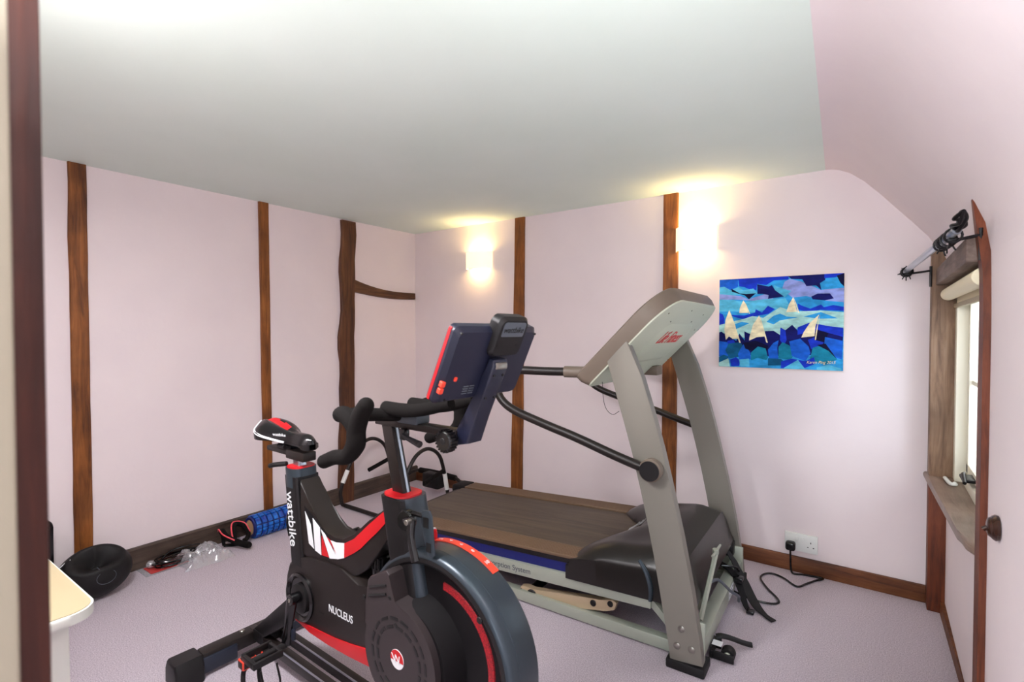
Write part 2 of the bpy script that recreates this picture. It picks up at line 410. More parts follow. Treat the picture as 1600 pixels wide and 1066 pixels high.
# roller blind
t = thing('roller_blind', 'cream roller blind rolled up at the top of the window', 'blind', (3.262, -.53, 1.352))
obj('blind_roll', CY((0, .432, 0), (0, -.438, 0), .026, seg=28), 'blind', t)
bm = NB(); box(bm, (.024, -.43, -.045), (.0265, .425, .01)); obj('blind_fabric', bm, 'blind', t)
obj('bottom_bar', B((.016, -.43, -.058), (.032, .425, -.040), .004), 'cream', t)
bm = NB()
for i in range(34): bmesh.ops.create_uvsphere(bm, u_segments=6, v_segments=4, radius=.0028, matrix=Matrix.Translation((.005, -.425, -.02-i*.0125)))
obj('bead_chain', bm, 'cream', t)
# white catch on the sill
bm = TB([(3.258, -.13, .591), (3.262, -.18, .590), (3.268, -.225, .590), (3.282, -.232, .591), (3.28, -.215, .592)], .007, seg=8)
tag(obj('window_catch', bm, 'socket'), 'small white hooked catch lying on the window sill', 'catch')
# curtain pole
t = thing('curtain_pole', 'silver curtain pole on black iron brackets above the window', 'curtain pole', (3.12, -.03, 1.462))
pd = Vector((.072, -1.06, .006))
obj('pole', CY((0, 0, 0), pd, .011), 'steel', t)
for q, xw in ((.05, 3.209), (.93, 3.252)):
    p = pd*q; bm = NB(); wx = xw-3.12
    tube(bm, [(p.x-.004, p.y, p.z-.016), (p.x+.02, p.y, p.z-.014), (wx, p.y, p.z-.006)], .0045, sm=3, seg=8)
    tube(bm, [(wx-.004, p.y, p.z+.012), (wx-.004, p.y, p.z-.075)], .005, sm=0, seg=6)
    box(bm, (p.x-.014, p.y-.006, p.z-.018), (p.x+.014, p.y+.006, p.z-.011), .002)
    obj('bracket', bm, 'iron', t)
for p, s in ((Vector((0, 0, 0)), 1), (pd, -1)):
    bm = NB(); tip = p+Vector((0, s*.03, 0))
    if s == -1:
        for k in range(4):
            tube(bm, [p+Vector((.0, 0, 0)), p+Vector((.014*math.cos(k*PI/2), -.03, .014*math.sin(k*PI/2)+.008)), p+Vector((.012*math.cos(k*PI/2+1.5), -.06, .012*math.sin(k*PI/2+1.5)+.02)), p+Vector((.004, -.085, .034))], .005, seg=7)
    else:
        bmesh.ops.create_uvsphere(bm, u_segments=14, v_segments=10, radius=.017, matrix=Matrix.Translation(tip))
        for k in range(9):
            a = k*2*PI/9; tube(bm, [tip, tip+Vector((.028*math.cos(a), .008*math.sin(k*2.2), .028*math.sin(a)))], [.005, .002], sm=0, seg=6)
    obj('finial', bm, 'iron', t)
def ring_mesh():
    bm = NB(); tube(bm, [(.019*math.cos(a), 0, .019*math.sin(a)) for a in [k*2*PI/16 for k in range(16)]], .0032, closed=True, sm=0, seg=7)
    tube(bm, [(0, 0, -.019), (0, .002, -.028), (0, 0, -.036)], .0022, seg=6); return bm
r0 = None
for i, q in enumerate([.035, .06, .075, .80, .835, .865, .895, .955]):
    near = q > .5
    if r0 is None: r0 = obj('curtain_ring', ring_mesh(), 'iron'); r = r0
    else: r = r0.copy(); COL.objects.link(r)
    r.location = Vector((3.12, -.03, 1.462))+pd*q+Vector((0, 0, -.007)); r.rotation_euler = (.15*math.sin(i*3), .5*math.sin(i*1.9), .25*math.sin(i*2.3))
    lab = ['furthest black iron ring at the far end of the curtain pole', 'middle black iron ring at the far end of the curtain pole', 'black iron ring on the window side of the two far rings',
           'first ring of the near bunch on the curtain pole', 'second ring of the near bunch on the curtain pole', 'third ring of the near bunch on the curtain pole', 'fourth ring of the near bunch, touching the iron bracket', 'last iron ring outside the bracket beside the twisted finial'][i]
    tag(r, lab, 'curtain ring', 'curtain rings on the silver pole')
# wall light switch on the right wall
t = thing('light_switch', 'round dark brown light switch on the right wall', 'light switch', (xr(-1.17)-.001, -1.17, .712))
obj('switch_base', LA([(0, 0), (.030, 0), (.032, .006), (.028, .012), (.025, .014)], (0, 0, 0), (-1, 0, 0)), 'brown', t)
obj('switch_dome', LA([(.025, .010), (.025, .015), (.021, .020), (.012, .0225), (0, .023)], (0, 0, 0), (-1, 0, 0)), 'brown', t)
obj('toggle', TB([(-.020, 0, 0), (-.029, 0, -.008)], [.004, .006], sm=0, seg=10), 'brown', t)

# ---------------------------------------------------------------- wall lights
def sconce(x0, x1, z0, z1, label, power):
    xc = (x0+x1)/2; w = (x1-x0)/2
    t = thing('wall_light', label, 'wall light', (xc, 0, (z0+z1)/2), group=None)
    h = (z1-z0)/2; bm = NB()
    n = 24; out = []; d = .085
    for i in range(n+1):
        u = -1+2*i/n; out.append((w*u, -.004-d*(1-abs(u)**2.6)**.62 if abs(u) < 1 else -.004))
    inn = [(x*.975, min(y+.005, -.002)) for x, y in out]
    g = [[bm.verts.new((x, y, z)) for x, y in L] for L, z in ((out, -h), (out, h), (inn, h), (inn, -h))]
    for a, b in ((0, 1), (1, 2), (2, 3), (3, 0)):
        for i in range(n): bm.faces.new((g[a][i], g[a][i+1], g[b][i+1], g[b][i]))
    obj('lamp_shade', bm, 'shade', t)
    bm = NB(); box(bm, (-.05, -.012, -.035), (.05, -.001, .035), .003); cyl(bm, (0, -.010, -.01), (0, -.038, -.01), .010)
    obj('back_plate', bm, 'steel', t)
    bm = NB(); bmesh.ops.create_uvsphere(bm, u_segments=16, v_segments=10, radius=.016, matrix=Matrix.Translation((0, -.045, 0)))
    obj('bulb', bm, 'shade', t)
    zc = (z0+z1)/2; hh = (z1-z0)/2
    area('wall_light_up', (xc, -.048, zc+hh*.7), (0, -.05, 1), (x1-x0)*.6, .035, power, (1.0, .70, .30))
    area('wall_light_down', (xc, -.048, zc-hh*.7), (0, -.05, -1), (x1-x0)*.6, .035, power*.6, (1.0, .70, .30))
    point('wall_light_glow', (xc, -.050, zc), power*.05, (1.0, .66, .28), .02)
sconce(.560, .785, 1.648, 1.765, 'smaller lit wall light with a curved glass shade, left of an oak post', 1.0)
sconce(2.095, 2.315, 1.640, 1.768, 'larger lit wall light with a curved glass shade, overlapping an oak post above the console', 1.1)
# ceiling lamp whose rim shows at the upper left
t = thing('ceiling_lamp', 'white round ceiling lamp cut off by the upper left edge', 'ceiling lamp', (1.745, -2.645, H))
obj('lamp_base', LA([(0, 0), (.07, 0), (.07, -.02), (0, -.02)], (0, 0, 0)), 'socket', t)
obj('lamp_shade', LA([(.03, -.015), (.14, -.022), (.17, -.04), (.155, -.07), (.10, -.095), (0, -.105)], (0, 0, 0), seg=48), 'bowl', t)
area('bounce_fill', (2.95, -2.68, 1.40), (-.25, .30, 1), .35, .25, 12, (.98, .98, 1.0))  # added unseen fill aimed at the ceiling to even out the room
area('ceiling_lamp_down', (1.745, -2.645, H-.125), (-.0, .0, -1), .26, .26, 21, (.98, .97, 1.0))
point('ceiling_lamp_glow', (1.745, -2.645, H-.17), 2.5, (.95, .96, 1.0), .1)

# ---------------------------------------------------------------- painting
for k, c in dict(p_navy=(14, 18, 92), p_dark=(10, 10, 48), p_royal=(22, 52, 190), p_blue=(24, 92, 200), p_sky=(46, 150, 214), p_cyan=(84, 180, 216), p_lav=(140, 152, 214),
                 p_aqua=(164, 212, 208), p_teal=(18, 120, 150), p_teal2=(14, 86, 128), p_cream=(240, 226, 188)).items():
    M[k] = mat(k, tuple(v*.86 for v in c), .7, spec=.12, c2=tuple(min(255, int(v*1.06+3)) for v in c), scale=18, stretch=(1, 1, 2), bump=.15, bscale=60)
PX0, PX1, PZ0, PZ1 = 2.335, 2.894, 1.010, 1.472
t = thing('boat_painting', 'blue canvas painting of white sailing boats on waves', 'painting', ((PX0+PX1)/2, 0, PZ0))
pw, ph = PX1-PX0, PZ1-PZ0
obj('canvas', B((-pw/2, -.022, 0), (pw/2, -.002, ph), .002), 'p_cream', t)
bm = NB(); lay = [0]
names = ['p_sky', 'p_navy', 'p_dark', 'p_royal', 'p_blue', 'p_cyan', 'p_lav', 'p_aqua', 'p_teal', 'p_teal2', 'p_cream']
def pp(c, *pts):
    lay[0] += 1; vs = []
    for x, y in pts:
        u = (x-120)/(1061-120); top = 183-.0455*(x-127); bot = 828+.053*(x-112); v = (y-top)/(bot-top)
        u = min(max(u, 0), 1); v = min(max(v, 0), 1)
        vs.append(bm.verts.new((-pw/2+u*pw, -.0222-.00004*lay[0], ph*(1-v))))
    f = bm.faces.new(vs); f.material_index = names.index(c)
    f.normal_update()
    if f.normal.y > 0: f.normal_flip()
pp('p_sky', (100, 150), (1100, 100), (1100, 900), (100, 900))
pp('p_royal', (275, 150), (670, 130), (670, 185), (560, 190), (500, 225), (430, 215), (425, 260), (380, 260), (330, 240), (285, 232))
pp('p_blue', (120, 150), (275, 150), (275, 235), (215, 260), (160, 235), (120, 240))
pp('p_cyan', (120, 240), (160, 235), (215, 262), (280, 238), (320, 262), (400, 250), (440, 290), (380, 300), (330, 290), (240, 300), (120, 290))
pp('p_lav', (120, 290), (300, 305), (360, 330), (500, 290), (560, 330), (400, 340), (230, 330), (120, 340))
pp('p_lav', (640, 200), (680, 180), (760, 200), (840, 235), (900, 265), (1070, 250), (1070, 360), (930, 345), (800, 310), (700, 320), (620, 260))
pp('p_cyan', (560, 225), (620, 250), (690, 270), (640, 320), (560, 260))
pp('p_dark', (220, 250), (290, 285), (340, 290), (420, 285), (365, 330), (330, 300), (270, 285), (225, 272))
pp('p_navy', (430, 218), (520, 235), (545, 225), (570, 265), (637, 312), (515, 328), (520, 300), (470, 290), (432, 290))
pp('p_navy', (665, 140), (930, 128), (932, 190), (895, 215), (907, 268), (870, 232), (800, 235), (770, 185), (690, 180))
pp('p_royal', (925, 125), (1075, 118), (1072, 150), (1000, 172), (925, 178))
pp('p_dark', (1010, 160), (1072, 140), (1070, 242), (1035, 215))
pp('p_navy', (835, 315), (880, 292), (965, 292), (992, 330), (930, 345), (845, 335))
pp('p_cyan', (120, 330), (240, 335), (330, 350), (480, 330), (650, 325), (700, 420), (540, 400), (400, 430), (250, 420), (120, 420))
pp('p_royal', (120, 430), (150, 440), (165, 470), (165, 520), (120, 545))
pp('p_royal', (210, 445), (330, 450), (415, 430), (420, 405), (470, 430), (515, 380), (570, 405), (520, 440), (400, 460), (330, 480), (250, 462))
pp('p_royal', (740, 365), (765, 380), (830, 405), (905, 375), (925, 395), (990, 380), (1065, 395), (1065, 425), (900, 415), (820, 432), (745, 412))
pp('p_aqua', (120, 520), (210, 500), (330, 475), (395, 455), (480, 470), (610, 390), (700, 425), (900, 420), (1062, 435), (1062, 560), (800, 530), (610, 600), (500, 590), (330, 620), (260, 590), (120, 580))
pp('p_sky', (505, 500), (560, 455), (610, 440), (660, 462), (745, 470), (610, 490), (560, 520))
pp('p_sky', (780, 465), (905, 432), (1020, 480), (900, 482))
pp('p_sky', (230, 520), (310, 498), (370, 510), (320, 530), (260, 552))
pp('p_navy', (115, 575), (140, 570), (190, 600), (265, 640), (290, 585), (335, 640), (330, 570), (400, 600), (500, 570), (560, 568), (610, 600), (615, 545), (650, 565), (700, 525), (760, 590), (800, 560), (900, 575), (1000, 590), (1058, 600), (1055, 720), (800, 760), (500, 760), (200, 730), (115, 680))
pp('p_royal', (740, 545), (820, 512), (900, 525), (960, 538), (1058, 552), (1056, 620), (960, 590), (800, 590), (740, 600))
pp('p_royal', (612, 545), (650, 565), (660, 640), (640, 680), (610, 640))
pp('p_blue', (115, 640), (200, 650), (230, 720), (250, 760), (170, 780), (112, 750))
pp('p_royal', (190, 640), (240, 630), (290, 700), (250, 720), (200, 690))
pp('p_teal2', (200, 660), (300, 650), (330, 700), (290, 760), (210, 770), (175, 710))
pp('p_blue', (300, 700), (330, 660), (380, 730), (385, 780), (290, 780), (280, 740))
pp('p_dark', (320, 655), (420, 640), (520, 680), (515, 715), (400, 720), (340, 700))
pp('p_teal', (385, 730), (440, 685), (500, 700), (520, 770), (500, 800), (385, 800))
pp('p_blue', (520, 710), (560, 660), (600, 640), (590, 700), (600, 780), (530, 790))
pp('p_teal', (600, 690), (630, 655), (680, 680), (725, 740), (690, 790), (600, 775))
pp('p_blue', (680, 650), (760, 630), (820, 690), (835, 740), (800, 800), (700, 760))
pp('p_royal', (815, 640), (890, 610), (935, 650), (900, 700), (840, 710))
pp('p_dark', (870, 560), (960, 590), (930, 660), (860, 640))
pp('p_blue', (935, 620), (1055, 650), (1052, 790), (990, 770), (930, 680))
pp('p_teal', (850, 700), (900, 685), (960, 720), (1020, 790), (940, 830), (830, 790))
pp('p_dark', (880, 680), (940, 670), (1020, 790), (960, 725))
pp('p_teal2', (112, 760), (160, 742), (205, 755), (190, 790), (112, 803))
pp('p_teal2', (520, 775), (620, 780), (640, 800), (620, 830), (520, 830))
pp('p_royal', (215, 780), (265, 762), (300, 790), (290, 830), (225, 830))
pp('p_sky', (380, 790), (440, 770), (510, 790), (510, 840), (375, 835))
pp('p_cyan', (290, 780), (370, 775), (375, 835), (300, 832))
pp('p_royal', (620, 800), (700, 780), (800, 800), (860, 770), (870, 820), (780, 860), (620, 850))
pp('p_cyan', (640, 850), (745, 790), (800, 862), (650, 860))
pp('p_aqua', (112, 800), (200, 770), (215, 832), (112, 830))
pp('p_cyan', (880, 850), (960, 830), (1050, 860), (1048, 880), (880, 868))
def sail(*pts): pp('p_cream', *pts)
sail((205, 408), (175, 480), (165, 560), (178, 632), (205, 605), (235, 625), (282, 625), (255, 520)); sail((212, 405), (222, 440), (302, 655), (290, 655), (258, 560))
sail((320, 338), (292, 395), (288, 432), (362, 432), (345, 385)); sail((320, 336), (345, 370), (376, 438), (368, 438))
sail((448, 452), (400, 520), (372, 615), (370, 640), (430, 615), (492, 610), (470, 530)); sail((450, 450), (470, 500), (518, 658), (505, 655), (478, 560))
sail((706, 318), (675, 370), (655, 430), (735, 428), (722, 375)); sail((708, 316), (730, 370), (752, 436), (742, 436))
sail((893, 450), (830, 510), (785, 580), (768, 622), (862, 612), (868, 540)); sail((900, 450), (885, 540), (872, 642), (864, 640), (878, 540))
obj('painted_picture', bm, names, t, smooth=-30)
text('signature', 'Karen Ping 2015', (.128, -.0262, .030), (1, 0, 0.02), (0, 0, 1), .020, 'p_cream', t, .0003, shear=.35, width=.9)

# ---------------------------------------------------------------- double socket, plug, cable
t = thing('wall_socket', 'white double wall socket above the baseboard', 'socket', (2.7275, 0, .105))
bm = NB(); box(bm, (-.0715, -.018, 0), (.0715, -.001, .088), .004); obj('face_plate', bm, 'socket', t)
for sx in (-.018, .006): obj('rocker', B((sx-.008, -.022, .052), (sx+.008, -.016, .072), .002), 'socket', t)
bm = NB()
for dx, dz, w, h in ((.042, .052, .004, .008), (.030, .030, .006, .004), (.054, .030, .006, .004)): box(bm, (dx-w/2, -.0186, dz-h/2), (dx+w/2, -.0175, dz+h/2))
obj('socket_hole', bm, 'screw', t)
pl = thing('power_cable', 'black mains plug and cable trailing from the wall socket over the carpet', 'power cable', (2.685, -.03, .13))
bm = NB(); box(bm, (-.022, -.030, -.018), (.022, .010, .026), .012, seg=4); obj('plug', bm, 'blkg', pl)
def cab(*p): return [(x-2.685, y+.03, z-.13) for x, y, z in p]
obj('cable', TB(cab((2.685, -.045, .115), (2.686, -.05, .09), (2.688, -.048, .03), (2.70, -.06, .006), (2.74, -.045, .006), (2.79, -.035, .006), (2.825, -.038, .006), (2.80, -.075, .006), (2.765, -.14, .006), (2.74, -.19, .006), (2.715, -.185, .006), (2.67, -.14, .006),
                        (2.62, -.12, .006), (2.585, -.15, .006), (2.58, -.21, .006), (2.62, -.29, .006), (2.67, -.36, .006), (2.685, -.40, .006), (2.66, -.43, .006), (2.60, -.44, .006), (2.52, -.42, .006), (2.44, -.38, .010)), .0045, seg=8), 'blkg', pl)

# ================================================================ TREADMILL
TM = thing('treadmill', 'silver and black treadmill with tall curved uprights', 'treadmill', (2.549, -1.100, 0), R(2.04))
TW = .86
bk = [(-.116, .03), (-.118, .10), (-.145, .23), (-.173, .384), (-.199, .51), (-.227, .63), (-.257, .75), (-.289, .86), (-.322, .97), (-.358, 1.085)]
fr = [(-.282, 1.172), (-.222, 1.03), (-.172, .87), (-.142, .76), (-.115, .648), (-.075, .474), (-.037, .281), (-.012, .12), (-.002, .04)]
for s in (0, 1):
    y0, y1 = (.004, .044) if s == 0 else (TW-.044, TW-.004)
    u = obj('upright', prism(NB(), bk+fr, y0, y1, .004), 'silver', TM, label='near curved upright' if s == 0 else 'far curved upright')
    yo = (.004, -.003) if s == 0 else (TW-.004, TW+.003)
    for x, z in ((-.074, .151), (-.089, .087), (-.039, .089)):
        obj('bolt', LA([(.012, 0), (.012, .002), (.006, .005), (0, .004)], (x, yo[0], z), (0, yo[1]-yo[0], 0), seg=16), 'bolt', u)
    ya, yb = (-.002, .092) if s == 0 else (TW-.092, TW+.002)
    obj('rubber_foot', B((-.128, ya, 0), (.006, yb, .034), .006), 'rubber', TM)
    # inner flange that the base bar bolts to
    yf = (.046, .056) if s == 0 else (TW-.056, TW-.046)
    obj('flange', B((-.10, yf[0], .035), (-.004, yf[1], .17), .003), 'silverl', TM)
    # pivot hub of the handrail
    yh = (-.036, .004) if s == 0 else (TW+.036, TW-.004)
    h = obj('pivot_hub', CY((-.179, yh[0], .702), (-.179, yh[1], .702), .041, seg=32), 'taupe', TM)
    e = -.001 if s == 0 else .001
    obj('hub_cap', CY((-.179, yh[0]+e*3, .702), (-.179, yh[0]-e, .702), .036, seg=32), 'blk', h)
    yr = -.018 if s == 0 else TW+.018
    q = 1 if s == 0 else -1
    rail = obj('handrail', TB([(-.19, yr, .702), (-.32, yr, .738), (-.474, yr, .785), (-.62, yr, .824), (-.76, yr, .866), (-.825, yr, .905), (-.85, yr, .955), (-.83, yr, 1.005), (-.77, yr+.01*q, 1.033), (-.62, yr+.05*q, 1.033), (-.46, yr+.09*q, 1.034)], .0175, sm=7, seg=14), 'brownblk', TM, label='dark brown tubular handrail')
    obj('grip_collar', TB([(-.56, yr+.065*q, 1.033), (-.47, yr+.085*q, 1.034)], .023, sm=0, seg=16), 'taupe', rail)
# console
ax = Vector((.703, 0, .711)); nn = Vector((.711, 0, -.703)); yy = Vector((0, 1, 0))
O0 = Vector((-.494, 0, 1.018))
def con(y, v, d): return O0+yy*y+ax*v+nn*d
CL = .490
def rrect(y0, y1, v0, v1, rt, rb, n=8):
    pts = []
    for cx, cv, r, a0 in ((y1-rt, v1-rt, rt, 0), (y0+rt, v1-rt, rt, 90), (y0+rb, v0+rb, rb, 180), (y1-rb, v0+rb, rb, 270)):
        for k in range(n+1):
            a = R(a0+90*k/n); pts.append((cx+r*math.cos(a), cv+r*math.sin(a)))
    return pts
def slab(bm, rings, mi=0):
    """rings: list of (outline, depth)"""
    g = [[bm.verts.new(con(y, v, d)) for y, v in o] for o, d in rings]
    n = len(g[0])
    for a, b in zip(g, g[1:]):
        for i in range(n): bm.faces.new((a[i], a[(i+1) % n], b[(i+1) % n], b[i])).material_index = mi
    bm.faces.new(g[0]).material_index = mi; bm.faces.new(g[-1][::-1]).material_index = mi
    return bm
c0, c1 = -.004, TW-.042
out = lambda e: rrect(c0+e, c1-e, e, CL-e, .15-e*.6, .03)
sh = obj('console_shell', slab(NB(), [(out(.006), 0), (out(0), .006), (out(.001), .030), (out(.012), .062)]), 'taupe', TM)
obj('back_panel', slab(NB(), [(out(.010), .055), (out(.013), .066), (out(.020), .0685)]), 'pale', sh, label='pale grey-green back panel of the console')
bul = lambda e: rrect(.20+e, .66-e, .13+e*.6, .37-e, .08-e*.4, .05-e*.3)
obj('battery_bulge', slab(NB(), [(bul(0), .066), (bul(.02), .074), (bul(.05), .078)]), 'pale', sh)
obj('display', slab(NB(), [(rrect(.12, .72, .1, .40, .05, .03), .001), (rrect(.12, .72, .1, .40, .05, .03), -.003)]), 'blkg', sh)
for y, v in ((.10, .415), (.36, .44), (.60, .425), (.79, .33), (.22, .375), (.52, .38), (.72, .33), (.045, .20), (.10, .11), (.36, .075), (.52, .055), (.70, .06), (.79, .12), (.42, .15)):
    p = con(y, v, .0685 if not (.24 < y < .62 and .15 < v < .35) else .078); obj('screw', TB([p-nn*.002, p+nn*.0012], .0035, sm=0, seg=8), 'screw', sh)
p = con(.255, .262, .0787)
text('lettering', 'Life Fitness', p, (0, 1, 0), ax, .098, 'red', sh, .0006, shear=.4, width=.66, label='red script lettering')
pb = con(.30, .175, .0785)
# sensor box and cord below the console
obj('grip_box', B((-.44, .62, .985), (-.36, .70, 1.03), .006, mtx=None), 'taupe', TM)
obj('key_cord', TB([(-.40, .06, 1.0), (-.395, .06, .93), (-.38, .06, .89), (-.355, .06, .875), (-.33, .06, .89)], .0011, seg=6), 'blk', TM)
# deck, all tilted a little: heights rise forward
def zz(x, z): return z+.048*x
def tilt(bm):
    for v in bm.verts: v.co.z += .048*v.co.x
    return bm
deck = obj('deck', tilt(B((-1.60, .115, .215), (-.30, TW-.115, .285), .004)), 'blkm', TM)
bm = NB()
box(bm, (-1.615, .175, .262), (-.30, TW-.175, .2925), .012, seg=4)
obj('running_belt', tilt(bm), 'belt', TM, label='worn brown-grey running belt')
for s in (0, 1):
    f = (lambda y: y) if s == 0 else (lambda y: TW-y)
    bm = NB(); a, b = sorted((f(.066), f(.172)))
    box(bm, (-1.60, a, .284), (-.50, b, .299), .004)
    for k in range(9):
        yk = f(.076+k*.0105); box(bm, (-1.59, yk-.0025, .299), (-.51, yk+.0025, .3008))
    fr_ = obj('foot_rail', tilt(bm), 'foot', TM, label='ribbed brown foot rail')
    a, b = sorted((f(.075), f(.118))); obj('under_rail', tilt(B((-1.60, a, .262), (-.50, b, .286))), 'blkg', fr_)
    a, b = sorted((f(.080), f(.116))); obj('blue_band', tilt(B((-1.60, a, .216), (-.548, b, .264))), 'blue', fr_, label='dark blue side stripe')
    a, b = sorted((f(.066), f(.112))); sr = obj('side_beam', tilt(B((-1.64, a, .162), (-.205, b, .220), .004)), 'silverl', TM, label='silver side beam of the deck')
    if s == 0:
        text('lettering', 'Flex Deck  Shock Absorption System', (-1.235, .0653, zz(-1.235, .180)), (1, 0, .048), (0, 0, 1), .034, 'grey', sr, .0004, width=.98, label='grey lettering')
    a, b = sorted((f(.058), f(.180))); obj('end_cap', tilt(B((-1.70, a, .165), (-1.60, b, .302), .014, seg=3)), 'blkm', TM, label='black rear end cap')
obj('rear_roller', CY((-1.635, .18, zz(-1.635, .255)), (-1.635, TW-.18, zz(-1.635, .255)), .028), 'blk', TM)
# motor hood
def sst(a, b, t): t = min(max((t-a)/(b-a), 0), 1); return t*t*(3-2*t)
bm = NB(); NX, NY = 52, 60; g = []
x_a, x_b, y_a, y_b = -.56, -.045, .058, TW-.058
for j in range(NY+1):
    row = []
    y = y_a+(y_b-y_a)*j/NY; d = min(y-y_a, y_b-y)
    wing = 1-sst(.10, .30, d)
    xs = -.405-(.545-.405)*wing**.8
    for i in range(NX+1):
        x = x_a+(x_b-x_a)*i/NX
        base = .262+.02*(x+.5)
        top = .372-.02*sst(-.20, -.07, x)-.022*wing*(1-sst(-.34, -.16, x))
        q = min(max((x-xs)/(.15+.12*wing), 0), 1)
        rise = 1-(1-q)**2.7
        sh_ = (1-(1-min(d/.10, 1))**2.2)
        z = base+(top-base)*rise*(.30+.70*sh_ if d < .10 else 1)
        if q <= 0: z = .20 if wing < .5 else .235
        drop = sst(-.085, -.045, x); z = z-(z-.20)*drop*.9
        row.append(bm.verts.new((x, y, z)))
    g.append(row)
for j in range(NY):
    for i in range(NX): bm.faces.new((g[j][i], g[j][i+1], g[j+1][i+1], g[j+1][i]))
# skirt
loop = [g[0][i] for i in range(NX+1)]+[g[j][NX] for j in range(1, NY+1)]+[g[NY][i] for i in range(NX-1, -1, -1)]+[g[j][0] for j in range(NY-1, 0, -1)]
low = []
for v in loop:
    zb = .190+.03*(v.co.x+.2); low.append(bm.verts.new((v.co.x*1.0, v.co.y, min(zb, v.co.z-.002))))
n = len(loop)
for i in range(n): bm.faces.new((loop[i], loop[(i+1) % n], low[(i+1) % n], low[i]))
bm.faces.new(low)
hood = obj('motor_hood', bm, 'hood', TM, 45)
text('lettering', 'Life Fitness', (-.396, .52, .296), (.0, -1, .13), (.60, .0, .80), .050, 'white', hood, .0004, shear=.3, width=.9, label='white lettering')
obj('side_trim', TB([(-.245, .052, .335), (-.215, .052, .29), (-.200, .052, .24), (-.202, .054, .19)], [.006, .009, .010, .008], seg=10, flat=.6), 'satin', hood)
# base frame on the carpet
base = obj('base_bar', B((-.062, .056, .038), (-.010, TW-.056, .102), .004), 'silverl', TM, label='silver front base bar')
obj('sticker', B((-.0095, .50, .048), (-.009, .60, .092)), 'white', base, label='white warning sticker')
bm = NB()
for k in range(3): box(bm, (-.0092, .52+k*.025, .056), (-.0087, .532+k*.025, .068)); box(bm, (-.0092, .515+k*.03, .076), (-.0087, .53+k*.03, .084))
obj('sticker_print', bm, 'grey', base)
for s in (0, 1):
    f = (lambda y: y) if s == 0 else (lambda y: TW-y)
    a, b = sorted((f(.080), f(.118))); obj('base_side_bar', B((-1.02, a, .006), (-.06, b, .052), .004), 'silverl', TM, label='silver side bar of the base')
    # lift arm with wheel
    a, b = sorted((f(.096), f(.124)))
    arm = obj('lift_arm', prism(NB(), [(-.815, .040), (-.80, .064), (-.775, .070), (-.74, .062), (-.42, .112), (-.37, .128), (-.352, .118), (-.362, .086), (-.40, .072), (-.70, .012), (-.76, .010), (-.80, .02)], a, b, .003), 'gold', TM, label='champagne coloured lift arm')
    o = a-.002 if s == 0 else b+.002
    for x, z, r in ((-.800, .044, .009), (-.745, .037, .026), (-.452, .090, .013), (-.378, .108, .012)):
        obj('pivot_cap', CY((x, o-.003, z), (x, o+.006, z), r, seg=20), 'blk', arm)
    y = f(.09); obj('front_strut', TB([(-.215, y, .185), (-.10, y, .075)], .019, sm=0, seg=4), 'silverl', TM)
obj('cross_beam', TB([(-.76, .12, .045), (-.76, TW-.12, .045)], .02, sm=0, seg=12), 'blk', TM)
obj('lift_cross_tube', TB([(-.40, .12, .12), (-.40, TW-.12, .12)], .016, sm=0, seg=12), 'gold', TM)
obj('deck_underside', tilt(B((-1.5, .14, .185), (-.30, TW-.14, .216))), 'blkm', TM)
# lift strut, pin and brackets behind the front bar
bm = NB(); tube(bm, [(-.02, .30, .335), (-.03, .215, .235), (-.04, .13, .135)], .010, sm=0, seg=6); tube(bm, [(-.02, .23, .338), (-.02, .37, .332)], .005, sm=0, seg=8); cyl(bm, (-.02, .285, .328), (-.02, .285, .348), .012)
obj('lift_strut', bm, 'silverl', TM, label='silver lift strut with cross pin')
for y in (.30, .335):
    obj('lift_bracket', prism(NB(), [(-.19, .10), (-.17, .185), (-.13, .205), (-.10, .17), (-.085, .12), (-.07, .115), (-.06, .09), (-.10, .07), (-.15, .07)], y, y+.006, .002), 'silverl', TM)
obj('motor_cable', TB([(-.03, .235, .235), (-.01, .30, .22), (.02, .38, .15), (.035, .46, .10), (.03, .50, .06)], .006, seg=8), 'grey', TM)
obj('lift_motor', B((-.20, .36, .07), (-.09, .56, .14), .012), 'blk', TM)
obj('power_inlet', B((-.10, .76, .13), (-.04, .812, .20), .008), 'blk', TM)
obj('loose_wire', TB([(-.07, .78, .15), (-.02, .74, .12), (.0, .68, .11), (-.01, .64, .14), (-.06, .60, .15)], .005, seg=8), 'blkg', TM)
# transport wheel bracket at the near front
wb = NB()
box(wb, (-.008, .135, .004), (.0, .215, .045)); box(wb, (0, .135, .004), (.075, .142, .034), .002); box(wb, (0, .205, .004), (.02, .212, .045), .002)
tube(wb, [(.0, .21, .046), (.02, .215, .052), (.05, .232, .044), (.085, .255, .028), (.115, .275, .018)], .010, seg=8, flat=.35)
wb_ = obj('wheel_bracket', wb, 'blk', TM, label='black transport wheel bracket with a rubber flap')
obj('wheel', LA([(0, .0), (.012, 0), (.012, .003), (.022, .003), (.024, .006), (.024, .034), (.022, .038), (0, .038)], (.052, .142, .0245), (0, 1, 0), seg=28), 'rubber', wb_)
obj('wheel_hub', CY((.052, .139, .0245), (.052, .146, .0245), .013), 'silverl', wb_)
obj('bracket_sticker', B((-.004, .150, .047), (.030, .185, .0475)), 'white', wb_)

